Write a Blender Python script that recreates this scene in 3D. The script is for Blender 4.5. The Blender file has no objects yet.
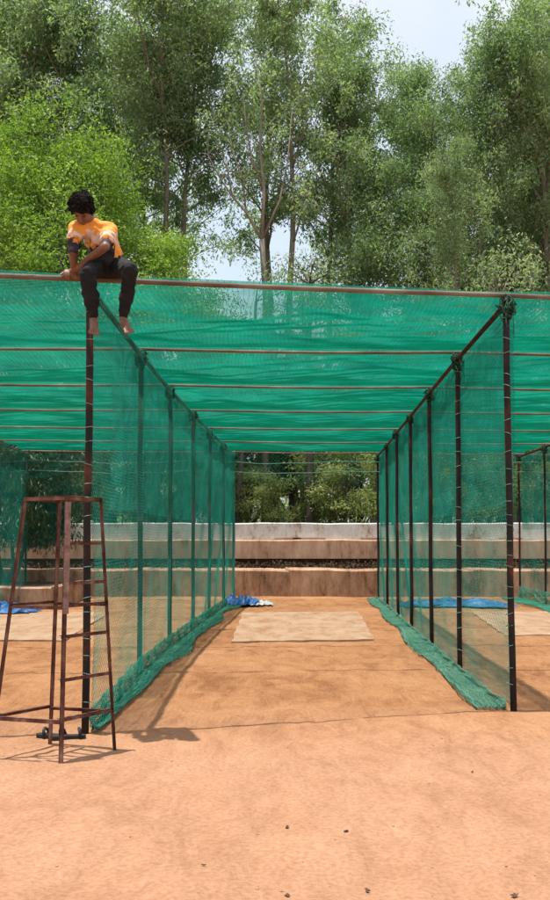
import bpy, bmesh, math, random
import numpy as np
from mathutils import Vector, Matrix

random.seed(7)
RNG = np.random.default_rng(11)
scn = bpy.context.scene
col = scn.collection
PI = math.pi

# ------------------------------------------------------------------ camera
CAMZ = 1.54
F = 950.0
PITCH = math.radians(2.7)
PY0 = 450 + (89 - F * math.tan(PITCH))
cd = bpy.data.cameras.new('camera')
cam = bpy.data.objects.new('camera', cd)
col.objects.link(cam)
cam.location = (0, 0, CAMZ)
cam.rotation_euler = (PI / 2 + PITCH, 0, 0)
cd.sensor_fit = 'VERTICAL'
cd.sensor_height = 24.0
cd.lens = 24.0 * F / 900.0
cd.shift_y = (89 - F * math.tan(PITCH)) / 900.0
cd.clip_end = 3000
scn.camera = cam
scn.render.resolution_x = 626
scn.render.resolution_y = 1024


def at(px, py, Y):
    """world point seen at photograph pixel (px,py) at depth Y"""
    x = (px - 275) / F
    u = (PY0 - py) / F
    d = Vector((x, math.cos(PITCH) - u * math.sin(PITCH), math.sin(PITCH) + u * math.cos(PITCH)))
    k = Y / d.y
    return Vector((d.x * k, Y, CAMZ + d.z * k))


# ------------------------------------------------------------------ materials
def new_mat(name):
    m = bpy.data.materials.new(name)
    m.use_nodes = True
    nt = m.node_tree
    nt.nodes.clear()
    out = nt.nodes.new('ShaderNodeOutputMaterial')
    return m, nt, out


def N(nt, typ, **kw):
    n = nt.nodes.new(typ)
    for k, v in kw.items():
        if k.startswith('i_'):
            n.inputs[k[2:].replace('_', ' ')].default_value = v
        else:
            setattr(n, k, v)
    return n


def ramp(nt, stops, interp='LINEAR'):
    r = nt.nodes.new('ShaderNodeValToRGB')
    r.color_ramp.interpolation = interp
    e = r.color_ramp.elements
    while len(e) > 1:
        e.remove(e[0])
    e[0].position = stops[0][0]
    e[0].color = (*stops[0][1], 1) if len(stops[0][1]) == 3 else stops[0][1]
    for p, c in stops[1:]:
        x = e.new(p)
        x.color = (*c, 1)
    return r


def noise_mat(name, stops, scale=5.0, detail=8.0, rough=0.85, bump=0.3, bscale=None, bdist=0.01, metallic=0.0,
              stretch=(1, 1, 1), noise_rough=0.6, spec=0.3):
    m, nt, out = new_mat(name)
    L = nt.links.new
    tc = N(nt, 'ShaderNodeTexCoord')
    mp = N(nt, 'ShaderNodeMapping')
    mp.inputs['Scale'].default_value = stretch
    L(tc.outputs['Object'], mp.inputs['Vector'])
    n1 = N(nt, 'ShaderNodeTexNoise')
    n1.inputs['Scale'].default_value = scale
    n1.inputs['Detail'].default_value = detail
    n1.inputs['Roughness'].default_value = noise_rough
    L(mp.outputs[0], n1.inputs['Vector'])
    r = ramp(nt, stops)
    L(n1.outputs['Fac'], r.inputs['Fac'])
    b = N(nt, 'ShaderNodeBsdfPrincipled')
    b.inputs['Roughness'].default_value = rough
    b.inputs['Metallic'].default_value = metallic
    b.inputs['Specular IOR Level'].default_value = spec
    L(r.outputs['Color'], b.inputs['Base Color'])
    if bump > 0:
        n2 = N(nt, 'ShaderNodeTexNoise')
        n2.inputs['Scale'].default_value = bscale or scale * 4
        n2.inputs['Detail'].default_value = 6
        L(mp.outputs[0], n2.inputs['Vector'])
        bp = N(nt, 'ShaderNodeBump')
        bp.inputs['Strength'].default_value = bump
        bp.inputs['Distance'].default_value = bdist
        L(n2.outputs['Fac'], bp.inputs['Height'])
        L(bp.outputs[0], b.inputs['Normal'])
    L(b.outputs[0], out.inputs[0])
    return m


def leaf_mat(name, dark, mid, light, trans=0.35, tint=(1.0, 1.0, 1.0), clump=0.35):
    m, nt, out = new_mat(name)
    L = nt.links.new
    g = N(nt, 'ShaderNodeNewGeometry')
    tc = N(nt, 'ShaderNodeTexCoord')
    n1 = N(nt, 'ShaderNodeTexNoise')
    n1.inputs['Scale'].default_value = clump
    n1.inputs['Detail'].default_value = 3
    L(tc.outputs['Object'], n1.inputs['Vector'])
    oi = N(nt, 'ShaderNodeObjectInfo')
    a = N(nt, 'ShaderNodeMath', operation='MULTIPLY')
    a.inputs[1].default_value = 0.45
    L(g.outputs['Random Per Island'], a.inputs[0])
    b_ = N(nt, 'ShaderNodeMath', operation='MULTIPLY_ADD')
    b_.inputs[1].default_value = 1.3
    b_.inputs[2].default_value = -0.4
    L(n1.outputs['Fac'], b_.inputs[0])
    s = N(nt, 'ShaderNodeMath', operation='ADD')
    L(a.outputs[0], s.inputs[0])
    L(b_.outputs[0], s.inputs[1])
    s2 = N(nt, 'ShaderNodeMath', operation='MULTIPLY_ADD')
    s2.inputs[1].default_value = 0.22
    L(oi.outputs['Random'], s2.inputs[0])
    L(s.outputs[0], s2.inputs[2])
    r = ramp(nt, [(0.1, dark), (0.5, mid), (0.95, light)])
    L(s2.outputs[0], r.inputs['Fac'])
    d = N(nt, 'ShaderNodeBsdfPrincipled')
    d.inputs['Roughness'].default_value = 0.5
    d.inputs['Specular IOR Level'].default_value = 0.35
    L(r.outputs['Color'], d.inputs['Base Color'])
    t = N(nt, 'ShaderNodeBsdfTranslucent')
    mx = N(nt, 'ShaderNodeMix', data_type='RGBA', blend_type='MULTIPLY')
    mx.inputs[0].default_value = 1.0
    mx.inputs[7].default_value = (1.25, 1.35, 0.55, 1)
    L(r.outputs['Color'], mx.inputs[6])
    L(mx.outputs[2], t.inputs['Color'])
    ms = N(nt, 'ShaderNodeMixShader')
    ms.inputs[0].default_value = trans
    L(d.outputs[0], ms.inputs[1])
    L(t.outputs[0], ms.inputs[2])
    L(ms.outputs[0], out.inputs[0])
    return m


def net_mat(name, c0, c1, trans=0.5):
    m, nt, out = new_mat(name)
    L = nt.links.new
    tc = N(nt, 'ShaderNodeTexCoord')
    n1 = N(nt, 'ShaderNodeTexNoise')
    n1.inputs['Scale'].default_value = 1.3
    n1.inputs['Detail'].default_value = 7
    n1.inputs['Roughness'].default_value = 0.7
    L(tc.outputs['Object'], n1.inputs['Vector'])
    r = ramp(nt, [(0.3, c0), (0.7, c1)])
    L(n1.outputs['Fac'], r.inputs['Fac'])
    d = N(nt, 'ShaderNodeBsdfPrincipled')
    d.inputs['Roughness'].default_value = 0.45
    d.inputs['Specular IOR Level'].default_value = 0.3
    L(r.outputs['Color'], d.inputs['Base Color'])
    t = N(nt, 'ShaderNodeBsdfTranslucent')
    L(r.outputs['Color'], t.inputs['Color'])
    ms = N(nt, 'ShaderNodeMixShader')
    ms.inputs[0].default_value = trans
    L(d.outputs[0], ms.inputs[1])
    L(t.outputs[0], ms.inputs[2])
    L(ms.outputs[0], out.inputs[0])
    return m


M = {}
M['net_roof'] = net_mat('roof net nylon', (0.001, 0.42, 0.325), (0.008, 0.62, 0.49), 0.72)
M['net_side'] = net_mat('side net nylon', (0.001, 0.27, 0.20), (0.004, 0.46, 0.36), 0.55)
M['net_heap'] = net_mat('heaped net nylon', (0.03, 0.30, 0.19), (0.13, 0.48, 0.34), 0.35)
M['net_pale'] = net_mat('faded heaped net', (0.05, 0.27, 0.18), (0.22, 0.46, 0.34), 0.3)
M['rope'] = noise_mat('pale rope', [(0.3, (0.06, 0.22, 0.17)), (0.7, (0.22, 0.36, 0.30))], 8, bump=0)
M['dark_rope'] = noise_mat('dark rope', [(0.3, (0.01, 0.05, 0.03)), (0.7, (0.03, 0.10, 0.06))], 8, bump=0)
M['post'] = noise_mat('rusted painted post', [(0.40, (0.008, 0.008, 0.008)), (0.54, (0.02, 0.014, 0.012)),
                                             (0.62, (0.075, 0.022, 0.014)), (0.74, (0.12, 0.05, 0.03))], 5, rough=0.75,
                      stretch=(1, 1, 0.5), bump=0.4)
M['beam'] = noise_mat('rusted crossbeam', [(0.3, (0.072, 0.048, 0.033)), (0.5, (0.15, 0.114, 0.084)),
                                          (0.68, (0.228, 0.198, 0.156))], 4, rough=0.8, stretch=(0.4, 1, 1), bump=0.3)
M['rust'] = noise_mat('rusty angle iron', [(0.34, (0.035, 0.012, 0.009)), (0.48, (0.085, 0.03, 0.02)),
                                          (0.60, (0.15, 0.07, 0.05)), (0.72, (0.24, 0.15, 0.12))], 9, rough=0.8, bump=0.5,
                      stretch=(1, 1, 0.6))
M['bark'] = noise_mat('pale bark', [(0.3, (0.09, 0.075, 0.06)), (0.6, (0.26, 0.23, 0.19)), (0.8, (0.42, 0.39, 0.34))], 2.0,
                      stretch=(1, 1, 0.35), bump=0.6, bdist=0.02)
M['dark_bark'] = noise_mat('dark bark', [(0.3, (0.03, 0.024, 0.02)), (0.75, (0.11, 0.085, 0.065))], 3.0,
                           stretch=(1, 1, 0.35), bump=0.6, bdist=0.02)
M['leaf_gum'] = leaf_mat('gum leaves', (0.07, 0.135, 0.065), (0.175, 0.27, 0.145), (0.36, 0.43, 0.30), 0.48, clump=0.6)
M['leaf_olive'] = leaf_mat('olive leaves', (0.09, 0.13, 0.04), (0.19, 0.24, 0.085), (0.34, 0.37, 0.17), 0.46, clump=0.8)
M['leaf_bright'] = leaf_mat('bright feathery leaves', (0.065, 0.14, 0.02), (0.165, 0.28, 0.045), (0.31, 0.43, 0.11), 0.48,
                            clump=0.7)
M['leaf_shaded'] = leaf_mat('drooping leaves in painted shade', (0.008, 0.02, 0.009), (0.02, 0.045, 0.018), (0.05, 0.09, 0.03), 0.25,  # shade of the overhead trees is put into this leaf colour
                          clump=0.9)
M['tarp'] = noise_mat('blue tarpaulin', [(0.3, (0.0096, 0.056, 0.2)), (0.58, (0.04, 0.136, 0.32)), (0.8, (0.28, 0.336, 0.384))], 9,
                      rough=0.5, bump=0.4)
M['tarp_white'] = noise_mat('dusty white sheet', [(0.3, (0.28, 0.288, 0.304)), (0.7, (0.48, 0.496, 0.52))], 9, rough=0.6)
M['worn_rust'] = noise_mat('worn pale rust', [(0.34, (0.10, 0.05, 0.04)), (0.5, (0.19, 0.11, 0.09)), (0.66, (0.28, 0.19, 0.16))], 12, rough=.8, bump=.4)
M['dead_leaf'] = leaf_mat('dead dark leaves', (0.012, 0.010, 0.006), (0.03, 0.024, 0.014), (0.07, 0.055, 0.03), 0.1)
M['black'] = noise_mat('black rubber', [(0.3, (0.01, 0.01, 0.01)), (0.7, (0.03, 0.028, 0.027))], 12, rough=0.6)
M['litter'] = noise_mat('leaf litter soil', [(0.3, (0.025, 0.018, 0.010)), (0.7, (0.09, 0.06, 0.035))], 6, bump=0.8, bdist=0.05)
M['stone'] = noise_mat('dusty pebble', [(0.3, (0.28, 0.15, 0.09)), (0.7, (0.48, 0.30, 0.2))], 30, bump=0)
M['dry_leaf'] = noise_mat('dry brown leaf', [(0.3, (0.05, 0.025, 0.015)), (0.7, (0.14, 0.07, 0.04))], 30, bump=0)


# ------------------------------------------------------------------ mesh helpers
def link(name, me, mat=None, parent=None, smooth=False):
    o = bpy.data.objects.new(name, me)
    col.objects.link(o)
    if mat is not None:
        me.materials.append(mat)
    if parent is not None:
        o.parent = parent
    if smooth and len(me.polygons):
        me.polygons.foreach_set('use_smooth', np.ones(len(me.polygons), dtype=bool))
    return o


def tag(o, label=None, cat=None, group=None, kind=None):
    if label:
        o['label'] = label
    if cat:
        o['category'] = cat
    if group:
        o['group'] = group
    if kind:
        o['kind'] = kind
    return o


def empty(name, loc=(0, 0, 0), rz=0.0):
    o = bpy.data.objects.new(name, None)
    o.empty_display_size = 0.2
    col.objects.link(o)
    o.location = loc
    o.rotation_euler = (0, 0, rz)
    return o


def quads_mesh(name, verts, faces):
    """verts (n,3), faces (m,4) numpy"""
    verts = np.asarray(verts, dtype=np.float32)
    faces = np.asarray(faces, dtype=np.int32)
    me = bpy.data.meshes.new(name)
    me.vertices.add(len(verts))
    me.vertices.foreach_set('co', verts.ravel())
    k = faces.shape[1]
    me.loops.add(faces.size)
    me.loops.foreach_set('vertex_index', faces.ravel())
    me.polygons.add(len(faces))
    me.polygons.foreach_set('loop_start', np.arange(0, faces.size, k, dtype=np.int32))
    me.polygons.foreach_set('loop_total', np.full(len(faces), k, dtype=np.int32))
    me.update(calc_edges=True)
    return me


def tubes_arrays(P, R, sides=3, zs=1.0):
    """P (T,K,3) polylines, R scalar / (T,K) radii -> verts, quads"""
    P = np.asarray(P, dtype=float)
    T, K, _ = P.shape
    R = np.broadcast_to(np.asarray(R, dtype=float), (T, K))
    tan = np.gradient(P, axis=1)
    tan /= (np.linalg.norm(tan, axis=2, keepdims=True) + 1e-9)
    ref = np.zeros_like(tan)
    mt = np.abs(tan.mean(axis=1))
    idx = np.argmin(mt, axis=1)
    ref[np.arange(T), :, idx] = 1
    a = np.cross(tan, ref)
    a /= (np.linalg.norm(a, axis=2, keepdims=True) + 1e-9)
    b = np.cross(tan, a)
    ang = np.arange(sides) * 2 * PI / sides
    sc = np.array([1.0, 1.0, zs])
    V = P[:, :, None, :] + sc * R[:, :, None, None] * (a[:, :, None, :] * np.cos(ang)[None, None, :, None] +
                                                 b[:, :, None, :] * np.sin(ang)[None, None, :, None])
    V = V.reshape(-1, 3)
    t, k, s = np.meshgrid(np.arange(T), np.arange(K - 1), np.arange(sides), indexing='ij')
    base = t * K * sides
    s2 = (s + 1) % sides
    Q = np.stack([base + k * sides + s, base + k * sides + s2, base + (k + 1) * sides + s2, base + (k + 1) * sides + s],
                 axis=-1).reshape(-1, 4)
    return V, Q


class MB:
    """collects pieces into ONE mesh"""

    def __init__(self):
        self.v = []
        self.f = []
        self.n = 0

    def add(self, V, Q):
        self.v.append(np.asarray(V, dtype=float))
        for q in Q:
            self.f.append([int(i) + self.n for i in q])
        self.n += len(V)

    def box(self, c, size, rot=None):
        x, y, z = [s / 2 for s in size]
        V = np.array([(-x, -y, -z), (x, -y, -z), (x, y, -z), (-x, y, -z), (-x, -y, z), (x, -y, z), (x, y, z), (-x, y, z)])
        if rot is not None:
            V = V @ np.array(rot.to_3x3()).T
        self.add(V + np.array(c), [(0, 3, 2, 1), (4, 5, 6, 7), (0, 1, 5, 4), (1, 2, 6, 5), (2, 3, 7, 6), (3, 0, 4, 7)])

    def tube(self, pts, r, sides=10, cap=True):
        P = np.array([list(p) for p in pts], dtype=float)[None]
        R = np.array(r, dtype=float)
        if R.ndim == 1:
            R = R[None]
        V, Q = tubes_arrays(P, R, sides)
        self.add(V, Q)
        if cap:
            n = self.n
            k = len(pts)
            b = n - k * sides
            self.f.append([b + i for i in reversed(range(sides))])
            self.f.append([b + (k - 1) * sides + i for i in range(sides)])

    def angle(self, a, b, w=0.04, t=0.005, out=(1, 0, 0)):
        """L-section iron from a to b"""
        a = Vector(a)
        b = Vector(b)
        d = (b - a).normalized()
        o = Vector(out)
        o = (o - d * o.dot(d)).normalized()
        s = d.cross(o)
        for (p, q) in ((o, s), (s, o)):
            V = []
            for e in (a, b):
                for (i, j) in ((0, 0), (w, 0), (w, t), (0, t)):
                    V.append(e + p * i + q * (j if q is s or True else 0))
            self.add([list(v) for v in V],
                     [(0, 1, 2, 3), (7, 6, 5, 4), (0, 4, 5, 1), (1, 5, 6, 2), (2, 6, 7, 3), (3, 7, 4, 0)])

    def build(self, name, mat, parent=None, smooth=False):
        me = bpy.data.meshes.new(name)
        V = np.concatenate(self.v)
        me.from_pydata([tuple(x) for x in V.tolist()], [], self.f)
        me.update()
        return link(name, me, mat, parent, smooth)


_w = RNG.normal(size=(64, 3))
_ph = RNG.uniform(0, 2 * PI, 64)


def snoise(x, y, z=0.0, s=1.0, o=0):
    """cheap smooth noise in about -1..1"""
    r = 0
    for i in range(7):
        k = (i + o * 7) % 64
        r = r + np.sin(s * (x * _w[k, 0] + y * _w[k, 1] + z * _w[k, 2]) * (1 + 0.3 * i) + _ph[k])
    return r / 3.0


# ------------------------------------------------------------------ ground
def ground_mat():
    m, nt, out = new_mat('red earth')
    L = nt.links.new
    tc = N(nt, 'ShaderNodeTexCoord')
    sep = N(nt, 'ShaderNodeSeparateXYZ')
    L(tc.outputs['Object'], sep.inputs[0])
    nA = N(nt, 'ShaderNodeTexNoise')
    nA.inputs['Scale'].default_value = 0.55
    nA.inputs['Detail'].default_value = 9
    nA.inputs['Roughness'].default_value = 0.62
    L(tc.outputs['Object'], nA.inputs['Vector'])
    mp = N(nt, 'ShaderNodeMapping')
    mp.inputs['Scale'].default_value = (1.5, 0.62, 1)
    mp.inputs['Rotation'].default_value = (0, 0, 0.45)
    L(tc.outputs['Object'], mp.inputs['Vector'])
    nB = N(nt, 'ShaderNodeTexNoise')
    nB.inputs['Scale'].default_value = 2.3
    nB.inputs['Detail'].default_value = 10
    nB.inputs['Roughness'].default_value = 0.68
    nB.inputs['Distortion'].default_value = 1.2
    L(mp.outputs[0], nB.inputs['Vector'])
    nC = N(nt, 'ShaderNodeTexNoise')
    nC.inputs['Scale'].default_value = 38
    nC.inputs['Detail'].default_value = 5
    L(tc.outputs['Object'], nC.inputs['Vector'])
    # dusty pink apron in front of the nets, trodden orange earth inside the lanes
    yy = N(nt, 'ShaderNodeMath', operation='MULTIPLY_ADD')
    yy.inputs[1].default_value = 1.5
    L(nA.outputs['Fac'], yy.inputs[0])
    L(sep.outputs['Y'], yy.inputs[2])
    mr = N(nt, 'ShaderNodeMapRange')
    mr.inputs['From Min'].default_value = 7.4
    mr.inputs['From Max'].default_value = 9.8
    L(yy.outputs[0], mr.inputs['Value'])
    rA = ramp(nt, [(0.36, (0.274, 0.1398, 0.07561)), (0.5, (0.3539, 0.1898, 0.1101)), (0.68, (0.4033, 0.2319, 0.1409))])
    rB = ramp(nt, [(0.38, (0.2127, 0.0897, 0.03758)), (0.5, (0.326, 0.157, 0.07099)), (0.7, (0.4074, 0.2243, 0.1127))])
    ad = N(nt, 'ShaderNodeMath', operation='MULTIPLY_ADD')
    ad.inputs[1].default_value = 0.55
    L(nB.outputs['Fac'], ad.inputs[0])
    a2 = N(nt, 'ShaderNodeMath', operation='MULTIPLY')
    a2.inputs[1].default_value = 0.45
    L(nA.outputs['Fac'], a2.inputs[0])
    L(a2.outputs[0], ad.inputs[2])
    L(ad.outputs[0], rA.inputs['Fac'])
    L(ad.outputs[0], rB.inputs['Fac'])
    mx = N(nt, 'ShaderNodeMix', data_type='RGBA')
    L(mr.outputs[0], mx.inputs[0])
    L(rA.outputs[0], mx.inputs[6])
    L(rB.outputs[0], mx.inputs[7])
    # darker trodden, damp patches inside the lanes
    nD = N(nt, 'ShaderNodeTexNoise')
    nD.inputs['Scale'].default_value = 1.15
    nD.inputs['Detail'].default_value = 7
    nD.inputs['Roughness'].default_value = 0.75
    nD.inputs['Distortion'].default_value = 0.8
    L(mp.outputs[0], nD.inputs['Vector'])
    rD = ramp(nt, [(0.50, (0.0, 0.0, 0.0)), (0.70, (1.0, 1.0, 1.0))])
    L(nD.outputs['Fac'], rD.inputs['Fac'])
    fD = N(nt, 'ShaderNodeMath', operation='MULTIPLY')
    L(rD.outputs[0], fD.inputs[0])
    L(mr.outputs[0], fD.inputs[1])
    fE = N(nt, 'ShaderNodeMath', operation='MULTIPLY_ADD')
    fE.inputs[1].default_value = 0.6
    fE.inputs[2].default_value = 0.0
    L(fD.outputs[0], fE.inputs[0])
    mD = N(nt, 'ShaderNodeMix', data_type='RGBA')
    L(fE.outputs[0], mD.inputs[0])
    L(mx.outputs[2], mD.inputs[6])
    mD.inputs[7].default_value = (0.19, 0.085, 0.04, 1)
    mx = mD
    # fine dirt speckle
    rC = ramp(nt, [(0.3, (0.80, 0.78, 0.76)), (0.6, (1.05, 1.05, 1.05))])
    L(nC.outputs['Fac'], rC.inputs['Fac'])
    mm = N(nt, 'ShaderNodeMix', data_type='RGBA', blend_type='MULTIPLY')
    mm.inputs[0].default_value = 1
    L(mx.outputs[2], mm.inputs[6])
    L(rC.outputs[0], mm.inputs[7])
    b = N(nt, 'ShaderNodeBsdfPrincipled')
    b.inputs['Roughness'].default_value = 0.95
    b.inputs['Specular IOR Level'].default_value = 0.1
    L(mm.outputs[2], b.inputs['Base Color'])
    bp = N(nt, 'ShaderNodeBump')
    bp.inputs['Strength'].default_value = 0.9
    bp.inputs['Distance'].default_value = 0.035
    L(nB.outputs['Fac'], bp.inputs['Height'])
    bp2 = N(nt, 'ShaderNodeBump')
    bp2.inputs['Strength'].default_value = 0.5
    bp2.inputs['Distance'].default_value = 0.008
    L(nC.outputs['Fac'], bp2.inputs['Height'])
    L(bp.outputs[0], bp2.inputs['Normal'])
    L(bp2.outputs[0], b.inputs['Normal'])
    L(b.outputs[0], out.inputs[0])
    return m


GRID = {}


def gz(x, y):
    i = np.clip(np.searchsorted(GRID['xs'], x) - 1, 0, len(GRID['xs']) - 2)
    j = np.clip(np.searchsorted(GRID['ys'], y) - 1, 0, len(GRID['ys']) - 2)
    return GRID['Z'][i:i + 2, j:j + 2].max() if np.isscalar(x) else np.minimum(GRID['Z'][i, j], GRID['Z'][i + 1, j + 1])


def ground():
    # one sheet: fine near the camera, coarse towards the horizon
    xs = np.concatenate([np.array([-900, -400, -150, -60, -30, -16]), np.arange(-11, 11.01, 0.06), np.array([16, 30, 60, 150, 400, 900])])
    ys = np.concatenate([np.array([-300, -100, -30, -8, 0]), np.arange(2.0, 28.01, 0.065), np.array([40, 80, 200, 500, 1500])])
    X, Y = np.meshgrid(xs, ys, indexing='ij')
    Z = 0.012 * snoise(X, Y, 0, 1.1, 0) + 0.006 * snoise(X, Y, 0, 4.5, 2) + 0.004 * snoise(X, Y, 0, 11, 4)
    # scuffed bowling footmarks in the lane
    for (cx, cy, rx, ry, dz) in ((0.7, 11.4, 0.5, 0.25, -0.03), (1.1, 12.6, 0.55, 0.2, -0.03), (1.5, 14.2, 0.45, 0.18, -0.02),
                                 (0.35, 10.0, 0.4, 0.2, -0.02), (-0.4, 9.2, 0.5, 0.15, 0.02), (1.9, 13.4, 0.3, 0.5, 0.03)):
        Z += dz * np.exp(-(((X - cx) / rx) ** 2 + ((Y - cy) / ry) ** 2) * 2)
    rg = np.random.default_rng(3)
    for _ in range(230):
        cx, cy, an = rg.uniform(-4.5, 5), 3.5 + 17 * rg.random() ** 1.2, rg.uniform(-.7, .7)
        ix = np.abs(xs - cx) < .4
        iy = np.abs(ys - cy) < .4
        sx, sy = X[np.ix_(ix, iy)] - cx, Y[np.ix_(ix, iy)] - cy
        ru, rv = sx * math.cos(an) + sy * math.sin(an), -sx * math.sin(an) + sy * math.cos(an)
        q = (ru / .06) ** 2 + (rv / .13) ** 2
        Z[np.ix_(ix, iy)] += -.014 * np.exp(-q) + .008 * np.exp(-(q - 1.6) ** 2)
    edge = (np.abs(X) > 10.9) | (Y < 1.9) | (Y > 27.9)
    Z[edge] = 0
    n1, n2 = X.shape
    GRID.update(xs=xs, ys=ys, Z=Z)
    V = np.stack([X, Y, Z], -1).reshape(-1, 3)
    i, j = np.meshgrid(np.arange(n1 - 1), np.arange(n2 - 1), indexing='ij')
    a = i * n2 + j
    Q = np.stack([a, a + n2, a + n2 + 1, a + 1], -1).reshape(-1, 4)
    o = link('ground', quads_mesh('ground', V, Q), ground_mat(), smooth=True)
    tag(o, kind='structure')


ground()

# concrete batting strips in each lane
M['strip'] = noise_mat('dusty concrete strip', [(0.32, (0.2582, 0.1367, 0.06836)), (0.5, (0.3418, 0.2202, 0.1367)), (0.7, (0.395, 0.2811, 0.1899))],
                       2.2, detail=10, bump=0.15, rough=0.95, stretch=(1.5, .5, 1), spec=0.1, noise_rough=.7)


def strip(corners):
    p = [at(x, y, 1) for x, y in corners]
    pts = []
    for (px, py) in corners:
        D = CAMZ * F / (py - 539)
        pts.append((((px - 275) * D / F), D))
    # subdivide the outline for a slightly broken edge
    bm = bmesh.new()
    ring = []
    for k in range(4):
        a = pts[k]
        b = pts[(k + 1) % 4]
        for q in range(14):
            t = q / 14
            x = a[0] + (b[0] - a[0]) * t
            y = a[1] + (b[1] - a[1]) * t
            ring.append(bm.verts.new((x + random.uniform(-.02, .02), y + random.uniform(-.05, .05), 0.024)))
    f = bm.faces.new(ring)
    r = bmesh.ops.extrude_face_region(bm, geom=[f])
    for v in r['geom']:
        if isinstance(v, bmesh.types.BMVert):
            v.co.z = -0.05
    bmesh.ops.recalc_face_normals(bm, faces=bm.faces)
    me = bpy.data.meshes.new('batting_strip')
    bm.to_mesh(me)
    bm.free()
    o = link('batting_strip', me, M['strip'])
    tag(o, kind='structure')
    return o


strip([(232, 642), (374, 640), (358, 612), (243, 613)])
strip([(504, 636), (660, 634), (560, 612), (470, 612)])
strip([(-80, 640), (66, 641), (110, 613), (-10, 612)])

# ------------------------------------------------------------------ cage frame
D_L = [7.62, 10.95, 13.55, 16.2, 18.8, 21.4, 24.0]
X_L = [-1.50, -1.555, -1.50, -1.40, -1.29, -1.17, -1.04]
D_R = [8.55, 11.15, 13.75, 16.4, 19.0, 21.7, 24.3]
X_R = [2.10, 2.16, 2.25, 2.35, 2.44, 2.56, 2.63]
X_RR = [5.95, 6.0, 6.06, 6.12, 6.19, 6.26, 6.33]
D_RR = [9.4, 11.4, 14.0, 16.65, 19.3, 22.0, 24.6]
X_LL = [-5.6, -5.75, -5.85, -5.95, -6.05, -6.15, -6.2]
D_LL = [6.7, 10.7, 13.3, 15.95, 18.5, 21.1, 23.7]
Z_L = [3.64, 3.74, 3.74, 3.74, 3.74, 3.74, 3.74]
Z_R = [3.75, 3.74, 3.74, 3.74, 3.74, 3.74, 3.74]
Z_LL = [3.58, 3.74, 3.74, 3.74, 3.74, 3.74, 3.74]
Z_RR = [3.82, 3.74, 3.74, 3.74, 3.74, 3.74, 3.74]
LINES = {'LL': (X_LL, D_LL, Z_LL), 'L': (X_L, D_L, Z_L), 'R': (X_R, D_R, Z_R), 'RR': (X_RR, D_RR, Z_RR)}

frame = empty('practice_cage_frame', (0.3, 8.1, 0))
tag(frame, 'rusty steel pipe frame of the long cricket net lanes, posts, rails and crossbeams', 'frame')
FO = Vector(frame.location)


def rel(p, o=FO):
    return Vector(p) - o


for key, (X, D, Z) in LINES.items():
    for i in range(7):
        b = MB()
        top = rel((X[i], D[i], Z[i] - 0.02))
        foot = rel((X[i] + random.uniform(-.015, .015), D[i], -0.15))
        if key == 'L' and i == 0:
            foot.x -= 0.02
        if key == 'R' and i == 0:
            foot.x += 0.03
        r = 0.03 if key in 'LR' else 0.026
        pts = [foot.lerp(top, t) + Vector((random.uniform(-.006, .006), random.uniform(-.006, .006), 0)) for t in
               np.linspace(0, 1, 7)]
        b.tube(pts, [r] * 7, 12)
        b.build('post', M['post'], frame, True)
    b = MB()
    b.tube([rel((X[i], D[i], Z[i] - 0.075)) for i in range(7)], [0.026] * 7, 10)
    b.build('side_rail', M['post'], frame, True)
for i in range(7):
    b = MB()
    pts = []
    ex = []
    for key in ('LL', 'L', 'R', 'RR'):
        X, D, Z = LINES[key]
        pts.append(Vector((X[i], D[i], Z[i] + 0.005)))
    pts.insert(0, pts[0] + (pts[0] - pts[1]) * 0.6)
    pts.append(pts[-1] + (pts[-1] - pts[-2]) * 0.4)
    fine = []
    for a, c in zip(pts[:-1], pts[1:]):
        for t in np.linspace(0, 1, 8)[:-1]:
            p = a.lerp(c, t)
            p.z -= 0.02 * math.sin(t * PI) * (1 if i else .4)
            fine.append(rel(p))
    fine.append(rel(pts[-1]))
    b.tube(fine, [0.022 if i == 0 else 0.018] * len(fine), 10)
    b.build('crossbeam', M['beam'], frame, True)


# cord ties holding the net to the front posts
def helix(key, i, mat, turns=30):
    X, D, Z = LINES[key]
    rs = random.Random(i * 7 + ord(key))
    par = empty('net_lashing', rel((X[i], D[i], 0)))
    par.parent = frame
    z = 0.25
    while z < Z[i] - 0.15:
        b = MB()
        tl = rs.uniform(-.25, .25)
        pts = [(math.cos(a) * .0335, math.sin(a) * .0335, z + tl * math.cos(a) * .05) for a in np.linspace(0, 2 * PI, 11)]
        b.tube(pts, [0.0035] * 11, 5)
        b.build('cord_tie', mat, par, True)
        z += rs.uniform(.09, .2) * 30 / turns


helix('L', 0, M['rope'], turns=26)
helix('R', 0, M['rope'], turns=30)
helix('R', 1, M['rope'], turns=18)


# ------------------------------------------------------------------ nets from real threads
def clip_diag(u0, u1, v0, v1, step, sign):
    """lines v = sign*u + c inside the rectangle"""
    out = []
    cs = np.arange(v0 - (u1 if sign > 0 else -u0) - step, v1 - (u0 if sign > 0 else -u1) + step, step)
    for c in cs:
        if sign > 0:
            ua = max(u0, v0 - c)
            ub = min(u1, v1 - c)
        else:
            ua = max(u0, c - v1)
            ub = min(u1, c - v0)
        if ub - ua > 0.03:
            out.append((ua, sign * ua + c, ub, sign * ub + c))
    return np.array(out)


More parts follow.
